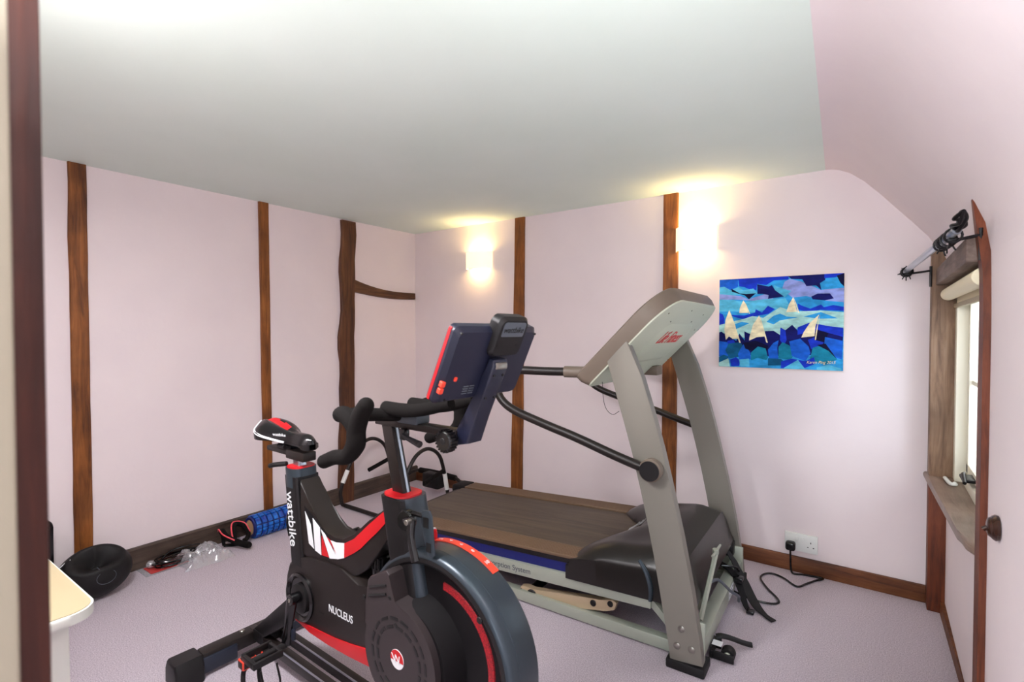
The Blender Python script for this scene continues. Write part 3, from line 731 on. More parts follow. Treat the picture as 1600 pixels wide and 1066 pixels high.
# black straps hanging over the base bar
def Tw(p): a = R(2.04); return (2.549+p[0]*math.cos(a)-p[1]*math.sin(a), -1.1+p[0]*math.sin(a)+p[1]*math.cos(a), p[2])
def ribbon(pts, ws, th, sm=5):
    bm = NB(); P = catmull(pts, sm); n = len(P); rows = []
    for i in range(n):
        t = (P[min(i+1, n-1)]-P[max(i-1, 0)]).normalized(); side = t.cross(Vector((0, 0, 1))); side = side.normalized() if side.length > .2 else Vector((0, 1, 0)); up = side.cross(t).normalized()
        k = i/(n-1)*(len(ws)-1); j = min(int(k), len(ws)-2); w = ws[j]*(1-(k-j))+ws[j+1]*(k-j)
        rows.append([bm.verts.new(P[i]+side*sx*w/2+up*sz*th/2) for sx, sz in ((-1, -1), (1, -1), (1, 1), (-1, 1))])
    for a, b in zip(rows, rows[1:]):
        for i in range(4): bm.faces.new((a[i], a[(i+1) % 4], b[(i+1) % 4], b[i]))
    bm.faces.new(rows[0]); bm.faces.new(rows[-1]); return bm
strap = ribbon([(2.43, -.36, .17), (2.455, -.37, .175), (2.50, -.40, .135), (2.555, -.455, .075), (2.61, -.51, .022), (2.655, -.55, .008), (2.69, -.575, .006)], [.022, .022, .024, .044, .040, .020, .026], .005)
s_ = tag(obj('rubber_strap', strap, 'rubber'), 'long dark brown rubber strap leaning over the treadmill front bar', 'strap')
st2 = ribbon([(2.43, -.40, .12), (2.50, -.45, .112), (2.545, -.50, .075), (2.575, -.535, .020), (2.60, -.56, .008)], [.03, .03, .03, .022, .014], .006)
s2 = tag(obj('buckle_strap', st2, 'blkm'), 'short black strap with a clip lying below the rubber strap', 'strap')
bm = NB(); box(bm, (2.515, -.50, .085), (2.555, -.46, .110), .004); box(bm, (2.585, -.575, .004), (2.615, -.545, .016), .003); obj('buckle', bm, 'blkg', s2)

# ================================================================ EXERCISE BIKE
BK = thing('exercise_bike', 'black indoor exercise bike with red and white trim', 'exercise bike', (1.11829, -1.89214, 0), R(-1.9))
Y0, Y1 = -.078, .004
# stabilizers
sb = obj('rear_stabilizer', B((-.028, -.20, .030), (.028, .19, .080), .008), 'brownblk', BK)
for s in (-1, 1):
    yc = -.245 if s < 0 else .235
    obj('foot_cap', prism(NB(), [(-.052, 0), (.052, 0), (.05, .055), (.034, .085), (-.034, .085), (-.05, .055)], yc-.045, yc+.045, .010, seg=3), 'blk', sb)
    obj('side_cover', B((.018, *sorted((yc-s*.04, yc-s*.16))[:1], .012), (.036, sorted((yc-s*.04, yc-s*.16))[1], .066), .006), 'blue_blk', sb)
bm = NB(); cyl(bm, (0, -.055, .078), (0, -.055, .088), .009); cyl(bm, (0, .06, .078), (0, .06, .088), .009); obj('bolt', bm, 'bolt', sb)
obj('front_stabilizer', B((1.08, -.25, .0), (1.14, .21, .05), .012), 'brownblk', BK)
for y in (-.012, .052):
    rl = obj('base_rail', B((-.01, y-.014, .045), (1.10, y+.014, .082), .004), 'brownblk', BK)
    obj('rail_edge', B((.20, y-.0155, .078), (1.09, y-.0125, .0835)), 'steel', rl, label='bright metal edge line')
obj('rail_bridge', B((.03, -.03, .052), (.10, .07, .094), .004), 'blk', BK)
obj('rear_leg', prism(NB(), [(.02, .085), (.09, .075), (.44, .30), (.43, .36), (.37, .36)], -.028, .03, .006), 'blk', BK)
obj('front_leg', prism(NB(), [(.92, .085), (1.06, .085), (1.06, .2), (.92, .2)], -.03, .02, .004), 'blk', BK)
# main body shroud
body = [(.352, .330), (.350, .375), (.356, .413), (.372, .452), (.400, .474), (.430, .484), (.5, .504), (.58, .513), (.661, .515), (.745, .508), (.80, .488), (.86, .484), (.93, .484), (.93, .30), (.78, .292), (.658, .280), (.50, .278), (.42, .284), (.375, .302)]
bd = obj('body_shroud', prism(NB(), body, Y0, Y1, .016, seg=4), 'brownblk', BK)
text('lettering', 'NUCLEUS', (.600, Y0-.0007, .373), (1, 0, .02), (0, 0, 1), .031, 'white', bd, .0005, width=.88, label='white capital lettering')
obj('red_fairing', prism(NB(), [(.415, .284), (.47, .291), (.55, .297), (.63, .304), (.71, .316), (.81, .336), (.81, .286), (.70, .277), (.60, .272), (.50, .273)], Y0-.003, Y1+.003, .002), 'red', bd, label='red lower edge panel')
cr = (.448, .366)
obj('crank_cover', LA([(.074, -.001), (.074, .006), (.068, .012), (.060, .006), (.058, .002), (0, .002)], (cr[0], Y0, cr[1]), (0, -1, 0), seg=40), 'blkg', bd)
obj('crank_disc', LA([(.046, 0), (.045, .012), (.038, .016), (0, .016)], (cr[0]+.006, Y0, cr[1]), (0, -1, 0), seg=36), 'blk', bd)
bm = NB(); box(bm, (.548, Y0-.0012, .352), (.572, Y0, .356)); cyl(bm, (.77, Y0-.002, .47), (.77, Y0+.004, .47), .006); cyl(bm, (.60, Y0-.001, .60), (.60, Y0+.001, .60), .002); obj('body_mark', bm, 'screw', bd)
# cranks and pedals
def crank(s):
    yb = Y0-.040 if s < 0 else Y1+.034
    e = (.428, .226) if s < 0 else (.468, .500)
    bm = NB(); d = Vector((e[0]-cr[0]-.01, 0, e[1]-cr[1])); L = d.length; d.normalize(); nrm = Vector((d.z, 0, -d.x))
    st = Vector((cr[0]+.02, yb, cr[1]+.015)) if s < 0 else Vector((cr[0], yb, cr[1])); en = Vector((e[0], yb, e[1]))
    tube(bm, [st, st.lerp(en, .5), en], [.017, .013, .014], sm=3, seg=12, flat=.55)
    cyl(bm, (st.x, yb-.010, st.z), (st.x, (Y0 if s < 0 else Y1), st.z), .017)
    c = obj('crank_arm', bm, 'blkg', BK)
    obj('crank_bolt', CY((st.x, yb-.012, st.z), (st.x, yb-.008, st.z), .006), 'bolt', c)
    yp = yb-.07 if s < 0 else yb+.07
    p = obj('pedal', NBpedal(e, yp, yb), ['blk', 'redo'], BK)
    bm = NB()
    for k, (dx, dy) in enumerate(((.0, -.028), (.0, .020))):
        P = [(e[0]-.02+dx, yp+dy, e[1]-.012), (e[0]-.045, yp+dy-.01, e[1]-.05), (e[0]-.02, yp+dy-.015, e[1]-.105), (e[0]+.03, yp+dy-.005, e[1]-.115), (e[0]+.06, yp+dy, e[1]-.07), (e[0]+.04, yp+dy, e[1]-.015)]
        tube(bm, P, .007, seg=8, flat=.35)
    obj('toe_cage', bm, 'rubber', p)
    if s < 0:
        obj('pedal_strap', ribbon([(e[0]-.02, yp, e[1]-.10), (e[0]-.05, yp-.035, e[1]-.105), (e[0]-.09, yp-.07, e[1]-.10), (e[0]-.12, yp-.09, e[1]-.085)], [.012, .012, .010, .012], .002), 'rubber', p)
        obj('reflector', B((e[0]+.020, yp+.075, e[1]+.02), (e[0]+.034, yp+.085, e[1]+.055), .002), 'blue_blk', p)
def NBpedal(e, yp, yb):
    bm = NB(); box(bm, (e[0]-.040, yp-.045, e[1]-.010), (e[0]+.030, yp-.033, e[1]+.010), .003); box(bm, (e[0]-.040, yp+.033, e[1]-.010), (e[0]+.030, yp+.045, e[1]+.010), .003)
    box(bm, (e[0]-.046, yp-.045, e[1]-.012), (e[0]-.036, yp+.045, e[1]+.012), .003); box(bm, (e[0]+.024, yp-.045, e[1]-.010), (e[0]+.034, yp+.045, e[1]+.010), .003)
    cyl(bm, (e[0], yp-.045, e[1]), (e[0], yb, e[1]), .010)
    box(bm, (e[0]-.060, yp-.048, e[1]-.034), (e[0]-.026, yp-.005, e[1]-.006), .004, mi=1); box(bm, (e[0]-.045, yp+.01, e[1]-.026), (e[0]+.010, yp+.05, e[1]-.006), .004, mi=1)
    return bm
crank(-1); crank(1)
# seat column
def ov(bm, c0, c1, wx, wy, r, n=6):
    """rounded-rectangle column from c0 to c1"""
    pts = []
    for sx, sy, a0 in ((1, 1, 0), (-1, 1, 90), (-1, -1, 180), (1, -1, 270)):
        for k in range(n+1):
            a = R(a0+90*k/n); pts.append((sx*(wx/2-r)+r*math.cos(a), sy*(wy/2-r)+r*math.sin(a)))
    A = [bm.verts.new((c0[0]+x, c0[1]+y, c0[2])) for x, y in pts]; Bv = [bm.verts.new((c1[0]+x, c1[1]+y, c1[2])) for x, y in pts]
    m = len(pts)
    for i in range(m): bm.faces.new((A[i], A[(i+1) % m], Bv[(i+1) % m], Bv[i]))
    bm.faces.new(A[::-1]); bm.faces.new(Bv); return bm
YC = -.037
sc_ = obj('seat_column', ov(NB(), (.424, YC, .46), (.388, YC, .735), .070, .084, .010), 'blk', BK)
obj('column_collar', ov(NB(), (.3888, YC, .700), (.383, YC, .760), .074, .088, .028), 'satin', sc_, label='satin blue-grey collar')
obj('collar_ring', ov(NB(), (.383, YC, .760), (.3825, YC, .764), .068, .080, .026), 'red', sc_, label='red top ring')
text('lettering', 'wattbike', (.369, YC-.0428, .685), (.033, 0, -.25), (.25, 0, .033), .058, 'white', sc_, .0006, width=.86, label='white lettering down the column')
obj('column_clip', TB([(.345, YC-.02, .60), (.340, YC-.02, .57), (.352, YC-.02, .53)], .008, seg=8), 'blkg', sc_)
# saddle
sp = obj('seat_post', ov(NB(), (.380, YC, .75), (.372, YC, .800), .038, .030, .006), 'steel', BK)
obj('post_lever', TB([(.35, YC-.03, .768), (.31, YC-.05, .762), (.29, YC-.055, .756)], .008, seg=8), 'blk', sp)
bm = NB(); box(bm, (.20, YC-.020, .790), (.42, YC+.020, .806), .003); box(bm, (.33, YC-.024, .782), (.435, YC+.024, .812), .004)
obj('seat_slider', bm, 'brownblk', BK)
bm = NB()
for y in (-.018, .018): tube(bm, [(.17, YC+y*1.5, .852), (.24, YC+y, .832), (.35, YC+y, .832), (.41, YC+y*.6, .850)], .0035, seg=8)
box(bm, (.29, YC-.018, .808), (.35, YC+.018, .834), .004); cyl(bm, (.30, YC-.03, .822), (.34, YC-.03, .822), .007)
obj('saddle_clamp', bm, 'iron', BK)
bm = NB(); NS = 26; rows = []
def sadw(t):  # half width along length, 0 rear .. 1 nose
    return .078*(math.sin(min(t/.32, 1)*PI/2)**.6 if t < .32 else 1)*(1-sst(.22, .75, t)*.60)*(1 if t < .93 else math.sqrt(max(0.02, 1-((t-.93)/.075)**2)))
SX0, SX1 = .150, .452
for i in range(NS+1):
    t = i/NS; x = SX0+(SX1-SX0)*t; w = max(sadw(t), .006)
    zt = .898-.030*sst(.1, .75, t)+.010*sst(.0, .12, t)-.010-.012*sst(.9, 1, t)
    row = []
    for k in range(21):
        a = -1+2*k/20; ya = w*a*(1.0)
        groove = .010*math.exp(-(a/.22)**2)*(1-sst(.55, .8, t)); fall = .036*abs(a)**2.6
        row.append(bm.verts.new((x, YC+ya, zt-groove-fall)))
    zb = .834
    row2 = [bm.verts.new((x, YC+w*.97*(1-2*k/8), zb+.004)) for k in range(9)]
    rows.append(row+row2)
m = len(rows[0])
for a, b in zip(rows, rows[1:]):
    for i in range(m): bm.faces.new((a[i], a[(i+1) % m], b[(i+1) % m], b[i]))
bm.faces.new(rows[0]); bm.faces.new(rows[-1])
for f in bm.faces:
    c = f.calc_center_median(); t = (c.x-SX0)/(SX1-SX0); a = abs(c.y-YC)
    if t < .10 and c.z > .85: f.material_index = 1
    elif t < .5 and a < .018 and c.z > .87 and c.y > YC-.01: f.material_index = 1
sd = obj('saddle', bm, ['blkg', 'red'], BK, 50)
bm = NB()
def sadp(t, a):
    zt = .898-.030*sst(.1, .75, t)+.010*sst(.0, .12, t)-.010-.012*sst(.9, 1, t)
    return (SX0+(SX1-SX0)*t, YC-sadw(t)*a-.0006, zt-.036*a**2.6+.0006)
for q in (0, .035): tube(bm, [sadp(.07+q, .55), sadp(.10+q, .80), sadp(.17+q, .97-q), sadp(.32+q, 1.0-q), sadp(.48, 1.0-q), sadp(.64, .99-q)], .0017, seg=6)
obj('saddle_stripe', bm, 'white', sd, label='white curved stripes')
text('lettering', 'wattbike', (.325, YC-.0625, .862), (1, .42, -.03), (0, -.2, 1), .014, 'white', sd, .0005)
# curved frame member between the columns
top = [(.436, .73), (.470, .690), (.509, .648), (.545, .615), (.584, .594), (.628, .589), (.668, .594), (.721, .622), (.785, .682), (.863, .737)]
bot = [(.885, .672), (.835, .616), (.778, .545), (.73, .512), (.70, .500), (.60, .500), (.49, .490), (.436, .50)]
fm = obj('frame_swoosh', prism(NB(), top+bot, Y0+.006, Y1-.006, .006, seg=3), 'brownblk', BK, label='curved black frame member')
def flat(name, pts, m, y, par, th=.0012, label=None): return obj(name, prism(NB(), pts, y-th, y+.0003), m, par, label=label)
yd = Y0+.0055
flat('decal_panel', [(.462, .655), (.50, .64), (.55, .612), (.604, .583), (.673, .592), (.673, .548), (.640, .535), (.600, .527), (.55, .524), (.515, .532), (.484, .548)], 'blkm', yd, fm)
for pts in ([(.469, .640), (.5, .606), (.518, .535), (.490, .545)], [(.512, .628), (.55, .608), (.557, .526), (.524, .532)], [(.555, .604), (.578, .594), (.640, .537), (.601, .528)], [(.604, .583), (.634, .584), (.674, .592), (.673, .549), (.640, .536)]):
    flat('white_stripe', pts, 'white', yd-.001, fm, label='white slanted stripe')
flat('red_wedge', [(.560, .586), (.598, .530), (.560, .527)], 'red', yd-.0012, fm, label='red wedge')
flat('red_wedge', [(.588, .588), (.608, .582), (.634, .552)], 'red', yd-.0012, fm, label='red wedge')
flat('red_swoosh', [(.675, .592), (.72, .616), (.788, .673), (.862, .730), (.866, .700), (.826, .662), (.787, .629), (.750, .596), (.717, .574), (.673, .549)], 'red', yd-.001, fm, label='red stripe rising to the head column')
# head column
hc = obj('head_column', ov(NB(), (.950, YC, .46), (.884, YC, .765), .098, .088, .022), 'blk', BK)
hcs = obj('head_sleeve', ov(NB(), (.952+.004, YC+.004, .50), (.888+.004, YC+.004, .768), .096, .088, .030), 'satin', hc, label='satin blue-grey sleeve')
obj('column_ring', ov(NB(), (.886, YC, .768), (.8855, YC, .773), .090, .084, .030), 'red', hc, label='red top ring')
obj('adjust_knob', CY((.958, YC-.040, .727), (.960, YC-.062, .729), .026, seg=28), 'blkg', hc)
bm = NB(); cyl(bm, (.960, YC-.055, .729), (.992, YC-.066, .738), .010); cyl(bm, (.98, YC-.050, .75), (1.015, YC-.049, .75), .006); tube(bm, [(.992, YC-.066, .738), (1.000, YC-.074, .70), (1.020, YC-.078, .650)], [.012, .009, .010], seg=10, flat=.6)
lv = obj('adjust_lever', bm, 'blkg', hc); obj('lever_pin', CY((.992, YC-.084, .738), (.992, YC-.068, .738), .007), 'bolt', lv)
ho = prism(NB(), [(1.007, 0.752), (1.017, 0.765), (1.039, 0.768), (1.047, 0.755), (1.057, 0.665), (1.049, 0.655), (1.033, 0.66), (1.021, 0.7)], YC-.052, YC-.046, .002)
obj('phone_holder', ho, 'satin', hc, label='grey slotted holder beside the lever')
for lo, hi in (((1.020, YC-.053, .725), (1.038, YC-.0515, .750)), ((1.030, YC-.053, .668), (1.046, YC-.0515, .690))): obj('holder_slot', B(lo, hi), 'screw', hc)
ho = ov(NB(), (.796, YC, .480), (.796, YC, .565), .050, .050, .02); obj('resistance_knob', ho, 'blkg', BK, label='black ribbed knob on top of the body')
bm = NB()
for k in range(14): a = k*2*PI/14; box(bm, (.796+.026*math.cos(a)-.003, YC+.026*math.sin(a)-.003,   .548), (.796+.026*math.cos(a)+.003, YC+.026*math.sin(a)+.003, .578))
cyl(bm, (.796, YC, .548), (.796, YC, .582), .027); obj('knob_ribs', bm, 'blkg', BK)
# handlebar post, slider, bars
hp = obj('handlebar_post', prism(NB(), [(.862, .76), (.903, .77), (.853, .953), (.812, .953)], YC-.014, YC+.014, .002), 'brownblk', BK)
hp2 = obj('post_edge', prism(NB(), [(.898, .772), (.9045, .774), (.8565, .952), (.850, .952)], YC-.002, YC+.005, 0), 'steel', hp, label='bright steel edge')
obj('slider_bar', B((.79, YC-.018, .945), (1.095, YC+.018, .963), .003), 'brownblk', BK)
obj('slider_block', B((.885, YC-.024, .960), (.965, YC+.024, .986), .006), 'grey', BK, label='grey-green clamp block')
bm = NB(); box(bm, (.905, YC-.03, .918), (.925, YC-.01, .948), .004); tube(bm, [(.92, YC-.03, .932), (.955, YC-.035, .926), (.995, YC-.04, .920)], [.006, .007, .009], seg=8); obj('slider_lever', bm, 'blkg', BK)
HY = .178
for s in (-1, 1):
    y = YC+.0+s*HY
    hb = NB()
    tube(hb, [(.800, y, .876), (.845, y, .893), (.895, y, .903), (.928, y, .935), (.932, y, .970), (.948, y, 1.005), (.968, y, 1.030)], [.0175, .018, .019, .023, .022, .021, .019], seg=16, sm=6)
    tube(hb, [(.935, y, .955), (.918, y, .985), (.880, y-s*.004, 1.000), (.852, y-s*.012, .996), (.842, y-s*.035, .990)], [.020, .021, .020, .019, .017], seg=16, sm=6)
    for c, r in (((.968, y, 1.030), .019), ((.800, y, .876), .0175)):
        bmesh.ops.create_uvsphere(hb, u_segments=16, v_segments=10, radius=r, matrix=Matrix.Translation(c))
    obj('drop_bar', hb, 'foam', BK, 60, label='near drop handlebar' if s < 0 else 'far drop handlebar')
obj('top_bar', TB([(.843, YC-HY+.03, .990), (.848, YC-.12, .990), (.866, YC-.07, .985), (.890, YC-.03, .982), (.895, YC, .982), (.890, YC+.03, .982), (.866, YC+.07, .985), (.848, YC+.12, .990), (.843, YC+HY-.03, .990)], [.017, .018, .017, .017, .017, .017, .017, .018, .017], seg=16, sm=6), 'foam', BK, label='black padded top of the handlebar')
for s in (-1, 1):
    y = YC+s*.045
    obj('aero_rest', TB([(.87, y, 1.0), (.94, y, 1.0), (1.01, y, 1.008), (1.10, y*.9, 1.03)], [.018, .018, .016, .014], seg=14), 'foam', BK)
# monitor
sd_ = Vector((.075, 0, .165)).normalized(); sn = Vector((sd_.z, 0, -sd_.x)); SO = Vector((1.140, YC, 1.042))
def mn(y, v, d): return SO+Vector((0, y, 0))+sd_*v+sn*d
def mslab(bm, rings, mi=0):
    g = [[bm.verts.new(mn(y, v, d)) for y, v in o] for o, d in rings]; n = len(g[0])
    for a, b in zip(g, g[1:]):
        for i in range(n): bm.faces.new((a[i], a[(i+1) % n], b[(i+1) % n], b[i])).material_index = mi
    bm.faces.new(g[0]).material_index = mi; bm.faces.new(g[-1][::-1]).material_index = mi
    return bm
mo = lambda e: rrect(-.138+e, .150-e, e, .182-e, .014, .014)
mon = obj('monitor', mslab(NB(), [(mo(.004), -.026), (mo(0), -.022), (mo(0), -.006), (mo(.010), .006)]), 'purple', BK, label='slate-black monitor on the handlebars')
obj('red_edge', mslab(NB(), [(rrect(-.1388, -.134, .006, .176, .002, .002), -.020), (rrect(-.1388, -.134, .006, .176, .002, .002), -.013)]), 'red', mon, label='red edge strip')
obj('screen', mslab(NB(), [(mo(.014), -.0275), (mo(.014), -.0258)]), 'blkg', mon)
for y, v, w in ((-.131, .052, .008), (-.131, .036, .008), (-.098, .062, .006)):
    obj('button', mslab(NB(), [(rrect(y-w*.7, y+w*.7, v-w*.8, v+w*.8, .002, .002), .0), (rrect(y-w*.7, y+w*.7, v-w*.8, v+w*.8, .002, .002), .0085)]), 'redo', mon, label='red button')
hm = obj('monitor_handle', mslab(NB(), [(rrect(-.026, .082, .118, .212, .018, .016), -.010), (rrect(-.026, .082, .116, .214, .020, .016), .012), (rrect(-.020, .076, .121, .208, .018, .014), .020)]), 'blk', mon)
obj('handle_plate', mslab(NB(), [(rrect(-.012, .068, .168, .203, .008, .004), .0195), (rrect(-.012, .068, .168, .203, .008, .004), .0212)]), 'grey', hm)
text('lettering', 'wattbike', mn(-.010, .178, .0215), (0, 1, 0), sd_, .021, 'screw', hm, .0004, shear=.2)
for y, v in ((-.125, .170), (.138, .168), (-.01, .145), (.058, .145), (-.11, .012), (.03, .006)): obj('screw', TB([mn(y, v, .004), mn(y, v, .008 if v < .14 or abs(y) > .1 else .0215)], .0028, sm=0, seg=8), 'screw', mon)
bm = NB()
for k in range(4): 
    for j in range(2): a = mn(-.055+j*.020, .022+k*.006, .0065); box(bm, (a.x-.0006, a.y-.008, a.z-.001), (a.x+.0012, a.y+.008, a.z+.001))
obj('label_print', bm, 'grey', mon)
bm = NB()
P = [SO+Vector((0, .036, 0))+sd_*.10+sn*.020, SO+Vector((0, .030, 0))+sd_*.04+sn*.034, Vector((1.155, YC+.015, .985)), Vector((1.10, YC+.005, .935))]
prism(bm, [(1.085, .958), (1.092, .926), (1.128, .934), (1.168, 1.035), (1.210, 1.118), (1.207, 1.134), (1.192, 1.138), (1.162, 1.075), (1.132, 1.025)], YC-.012, YC+.040, .005)
arm = obj('monitor_arm', bm, 'purple', BK)
obj('arm_latch', B((1.196, YC-.006, 1.112), (1.212, YC+.034, 1.128), .003), 'bolt', arm)
for z, x in ((1.098, 1.200), (1.045, 1.173)):
    for y in (-.002, .030): obj('screw', CY((x-.004, YC+y, z), (x+.003, YC+y, z), .003), 'screw', arm)
bm = CY((1.082, YC-.020, .940), (1.082, YC-.048, .940), .025, seg=32)
for k in range(20): a = k*2*PI/20; box(bm, (1.082+.0255*math.cos(a)-.0022, YC-.046, .940+.0255*math.sin(a)-.0022), (1.082+.0255*math.cos(a)+.0022, YC-.024, .940+.0255*math.sin(a)+.0022))
kn = obj('tilt_knob', bm, 'blkg', BK); obj('knob_centre', CY((1.082, YC-.0495, .940), (1.082, YC-.047, .940), .008), 'blk', kn)
# flywheel housing
FC = (1.036, .408); FR = .252
def fly(prof, name, m, par=BK, y=0, seg=96, **k): return obj(name, LA(prof, (FC[0], y, FC[1]), (0, -1, 0), seg=seg, **k), m, par, 45)
fh = fly([(0, -.022), (FR-.012, -.022), (FR-.003, -.018), (FR, -.010), (FR, .050), (FR+.001, .0505), (FR+.001, .0525), (FR, .053), (FR, .070), (FR-.004, .079), (FR-.012, .084), (FR-.014, .084)], 'flywheel_housing', 'satin')
fly([(FR-.014, .070), (FR-.014, .0845), (FR-.024, .086), (FR-.032, .080), (FR-.037, .066), (FR-.039, .045), (0, .045)], 'wheel_rim', 'blk', fh)
fly([(.214, .048), (.18, .050), (.12, .050), (0, .050)], 'wheel_disc', 'blkm', fh)
for_a = dict(a0=R(-40), a1=R(112), ref=(1, 0, 0))
obj('red_arc', LA([(.178, .0495), (.176, .053), (.159, .053), (.157, .0495)], (FC[0], 0, FC[1]), (0, -1, 0), seg=60, a0=R(-72), a1=R(75), ref=(math.cos(R(10)), 0, math.sin(R(10)))), 'redtex', fh, label='red textured arc')
DC = (.968, .398)
bm = LA([(.148, .045), (.142, .060), (.136, .090), (.131, .108), (0, .108)], (DC[0]+.012, 0, DC[1]-.005), (0, -1, 0), seg=64)
obj('cover_cone', bm, 'blkm', fh)
dd = []
for k in range(49):
    a = R(-205+k*(285)/48); dd.append((DC[0]+.130*math.cos(a), DC[1]+.130*math.sin(a)))
st = [(.955, .535), (.936, .597), (.925, .604), (.862, .572), (.852, .560), (.842, .50), (.838, .44)]
fc = obj('fan_cover', prism(NB(), [p for p in dd if not (p[0] < .955 and p[1] > .52)]+st, -.126, -.055, .008, seg=3), 'cover', fh)
bm = NB()
for k in range(2):
    z = .548-k*.022
    tube(bm, [(.858, -.1262, z-.004), (.885, -.1266, z+.006), (.925, -.1262, z+.020)], .0035, seg=6)
obj('cover_groove', bm, 'screw', fc)
bm = NB()
for ring, n in ((.098, 16), (.078, 14)):
    for k in range(n):
        a0 = 2*PI*k/n; a1 = a0+2*PI/n*.72; q = []
        for j in range(5): a = a0+(a1-a0)*j/4; q.append((DC[0]+(ring+.004)*math.cos(a), DC[1]+(ring+.004)*math.sin(a)))
        for j in range(4, -1, -1): a = a0+(a1-a0)*j/4; q.append((DC[0]+(ring-.004)*math.cos(a), DC[1]+(ring-.004)*math.sin(a)))
        prism(bm, q, -.1268, -.1255)
obj('vent_slots', bm, 'screw', fc)
obj('round_badge', CY((DC[0]-.002, -.1255, DC[1]), (DC[0]-.002, -.1275, DC[1]), .024, seg=32), 'white', fc, label='round red and white W badge')
pts = [(DC[0]-.002+.0235*math.cos(R(a)), DC[1]+.0235*math.sin(R(a))) for a in range(-10, 191, 10)]
obj('badge_top', prism(NB(), pts, -.1280, -.1270), 'red', fc)
text('lettering', 'W', (DC[0]-.016, -.1284, DC[1]-.009), (1, 0, 0), (0, 0, 1), .030, 'white', fc, .0003, shear=-.3)
for x, z in ((.938, .560), (.960, .500)): obj('screw', CY((x-.0, -.127, z-.02), (x, -.122, z-.02), .006), 'screw', fc)
# printed strip and stop lever on top of the housing
def arcstrip(name, a0, a1, r, ya, yb, m, par, label=None, th=.0015):
    return obj(name, LA([(r-.001, -yb), (r+th, -yb), (r+th, -ya), (r-.001, -ya)], (FC[0], 0, FC[1]), (0, -1, 0), seg=30, a0=-a1, a1=-a0, ref=(1, 0, 0)), m, par, label=label)
stp = obj('resistance_strip', LA([(FR-.001, -.016), (FR+.0015, -.016), (FR+.0015, .006), (FR-.001, .006)], (FC[0], 0, FC[1]), (0, -1, 0), seg=30, a0=R(58), a1=R(106), ref=(1, 0, 0)), 'redo', fh, label='orange-red strip with white symbols')
for a, s in ((99, '2'), (91, '4'), (83, '6'), (74, '8'), (63, '10')):
    c = Vector((FC[0]+(FR+.002)*math.cos(R(a)), +.005, FC[1]+(FR+.002)*math.sin(R(a))))
    tg = Vector((math.sin(R(a)), 0, -math.cos(R(a))))
    text('lettering', s, c-tg*.006, (0, 1, 0), -tg, .014, 'white', stp, .0004, align='CENTER')
a = 108; c = Vector((FC[0]+FR*math.cos(R(a)), +.004, FC[1]+FR*math.sin(R(a))))
obj('stop_lever', TB([c, c+Vector((.0, 0, .014)), c+Vector((.002, 0, .028))], [.010, .010, .007], seg=12, flat=.5), 'red', fh, label='small red stop lever')
obj('lever_outline', TB([c+Vector((0, -.010, -.002)), c+Vector((0, -.010, .020)), c+Vector((.002, 0, .032)), c+Vector((0, .010, .020)), c+Vector((0, .010, -.002))], .0018, seg=6), 'white', fh)
bm = NB()
for k in range(7):
    for j in range(6):
        a = R(-6-k*3.4); y = -.052+j*.0125+(k % 2)*.006; r = FR+.0005
        c = Vector((FC[0]+r*math.cos(a), y, FC[1]+r*math.sin(a))); e1 = Vector((-math.sin(a), 0, math.cos(a)))*.006; e2 = Vector((0, .0052, 0)); nr = Vector((math.cos(a), 0, math.sin(a)))*.0008
        vs = [bm.verts.new(c+e1*math.cos(q)+e2*math.sin(q)+nr) for q in [i*PI/3 for i in range(6)]]; bm.faces.new(vs)
obj('grille', bm, 'screw', fh, label='black honeycomb grille')
bm = NB(); cyl(bm, (1.195, -.086, .555), (1.195, -.078, .555), .008); obj('rim_screw', bm, 'screw', fh)

# ================================================================ SMALL THINGS ON THE FLOOR
# medicine ball with grip recess
bm = NB(); RB = .113
for i, n in ((0, 0),): pass
NU, NV = 64, 40; g = []
for j in range(NV+1):
    th = PI*j/NV; row = []
    for i in range(NU):
        ph_ = 2*PI*i/NU; d = Vector((math.sin(th)*math.cos(ph_), math.sin(th)*math.sin(ph_), math.cos(th)))
        r = RB
        # oval pit on the top, its rim leaning toward the room
        tip = Vector((.62, -.06, 1)).normalized(); q = math.acos(max(-1, min(1, d.dot(tip)))); dirv = (d-tip*d.dot(tip)); an = dirv.y/(dirv.length+1e-6)
        w = .60+.22*abs(an); r -= .088*(1-sst(.46*w/.7, .66*w/.7, q)); r += .004*math.exp(-((q-.74*w/.7)/.12)**2)
        row.append(Vector((d.x*r*1.08, d.y*r*1.22, d.z*r*.98)))
    g.append(row)
vt = [[bm.verts.new(p) for p in row] for row in g[1:-1]]; vn = bm.verts.new(g[0][0]); vs_ = bm.verts.new(g[-1][0])
for a, b in zip(vt, vt[1:]):
    for i in range(NU): bm.faces.new((a[i], a[(i+1) % NU], b[(i+1) % NU], b[i]))
for i in range(NU): bm.faces.new((vn, vt[0][i], vt[0][(i+1) % NU])); bm.faces.new((vs_, vt[-1][(i+1) % NU], vt[-1][i]))
mb = thing('medicine_ball', 'black grip medicine ball on the carpet beside the white chest', 'medicine ball', (.155, -2.125, .1107))
obj('ball_shell', bm, 'rubber', mb, 70)
def onb(a, b, k=1.004):  # point on the ball, azimuth a, elevation b (degrees)
    return Vector((math.cos(R(b))*math.cos(R(a))*RB*1.08, math.cos(R(b))*math.sin(R(a))*RB*1.22, math.sin(R(b))*RB*.98))*k
bm = NB(); tube(bm, [onb(4+15*math.cos(t), 2+15*math.sin(t)) for t in [k*2*PI/24 for k in range(24)]], .0012, closed=True, sm=0, seg=6)
tube(bm, [onb(-2-k*2, 17+k*3) for k in range(5)], .0012, sm=0, seg=6); obj('moulded_line', bm, 'grey', mb)
bm = NB()
